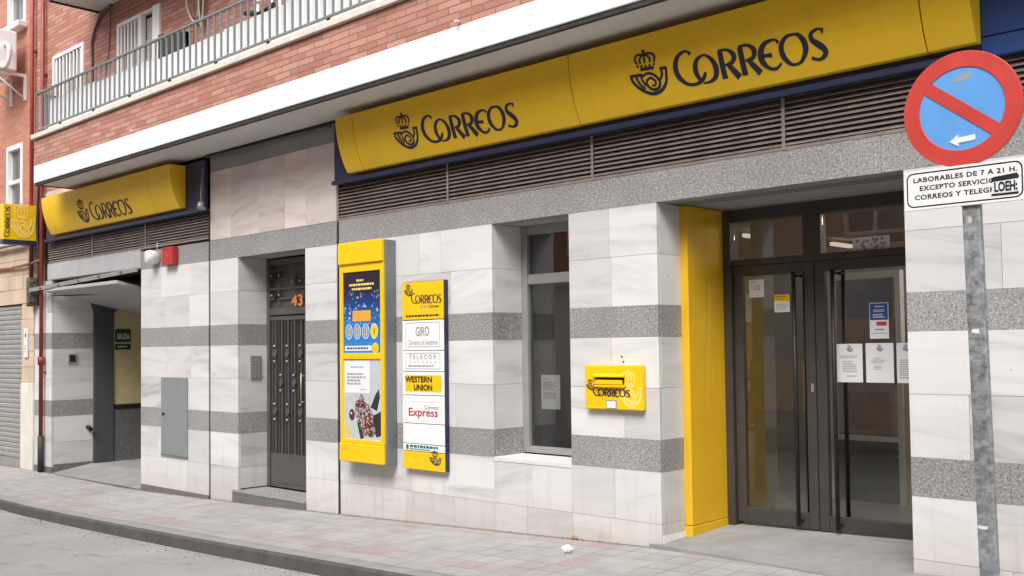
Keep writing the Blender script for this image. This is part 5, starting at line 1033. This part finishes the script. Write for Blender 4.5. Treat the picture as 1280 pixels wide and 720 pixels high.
for q in (0.23, 0.17, 0.11, 0.05):
    pts = [(-16.2+math.cos(6.28318*i/24)*q, -0.508, 6.15+math.sin(6.28318*i/24)*q) for i in range(25)]; mb.tube(pts, 0.006, 5, caps=False)
build('fan_grille', mb, 'grey_metal', t); mb = MB(); disc(mb, front(-16.2, -0.502, 6.15), 0, 0, 0.24, 0.24); build('fan_opening', mb, 'black', t)
for x in (-16.4, -15.86): mb = MB(); mb.box(x-0.02, x+0.02, -0.52, 0.0, 5.80, 5.845); mb.box(x-0.02, x+0.02, -0.03, 0.003, 5.45, 5.799); mb.tube([(x, -0.48, 5.80), (x, -0.02, 5.48)], 0.014); build('bracket', mb, 'white_gloss', t)
mb = MB(); mb.tube([(-15.73+math.cos(6.283*i/20)*0.13, -0.34, 6.05+math.sin(6.283*i/20)*0.17) for i in range(24)], 0.03, 8); build('pipe_coil', mb, 'white_gloss', t)
# ------------------------------------------------------------------ the other side of the street (seen in the glass)
ob = thing('opposite_building', (-4, -10.2, 0), 'brick apartment building across the street, seen only mirrored in the glass', 'building')
mb = MB(); ops = [(x, x+1.2, z, z+1.5) for x in (-14.5, -11.5, -8.5, -5.5, -2.5, 0.5, 3.5) for z in (3.6, 6.5)]+[(-13.5, -10.5, 0.2, 2.6), (-6.5, -3.5, 0.2, 2.7), (-1.0, 1.5, 0.2, 2.6)]
pierced(mb, -26, 9, -0.5, 8.6, -10.5, -10.2, ops); bmesh.ops.remove_doubles(mb.bm, verts=mb.bm.verts[:], dist=0.0005); build('brick_wall', mb, 'brick_far', ob)
B('inner_wall', 'inner_dark', ob, (-25.9, 8.9, -11.0, -10.9, -0.5, 8.5)); B('stone_band', 'pale_stone', ob, (-26, 9, -10.199, -10.12, 2.95, 3.2)); B('stone_base', 'pale_stone', ob, (-26, -13.6, -10.199, -10.15, -0.5, 2.94), (-10.4, -6.6, -10.199, -10.15, -0.5, 2.94), (-3.4, -1.1, -10.199, -10.15, -0.5, 2.94), (1.6, 9, -10.199, -10.15, -0.5, 2.94)); B('roof', 'concrete', ob, (-26.1, 9.1, -16, -10.0, 8.601, 8.8))
for (a, b, c_, d_) in ops:
    f = B('window', 'white_gloss', ob, (a, a+0.07, -10.32, -10.22, c_, d_), (b-0.07, b, -10.32, -10.22, c_, d_), (a+0.071, b-0.071, -10.32, -10.22, d_-0.07, d_), (a+0.071, b-0.071, -10.32, -10.22, c_, c_+0.07), ((a+b)/2-0.03, (a+b)/2+0.03, -10.318, -10.22, c_+0.071, d_-0.071))
    B('pane', 'dark_glass', f, (a+0.071, b-0.071, -10.29, -10.285, c_+0.071, d_-0.071))
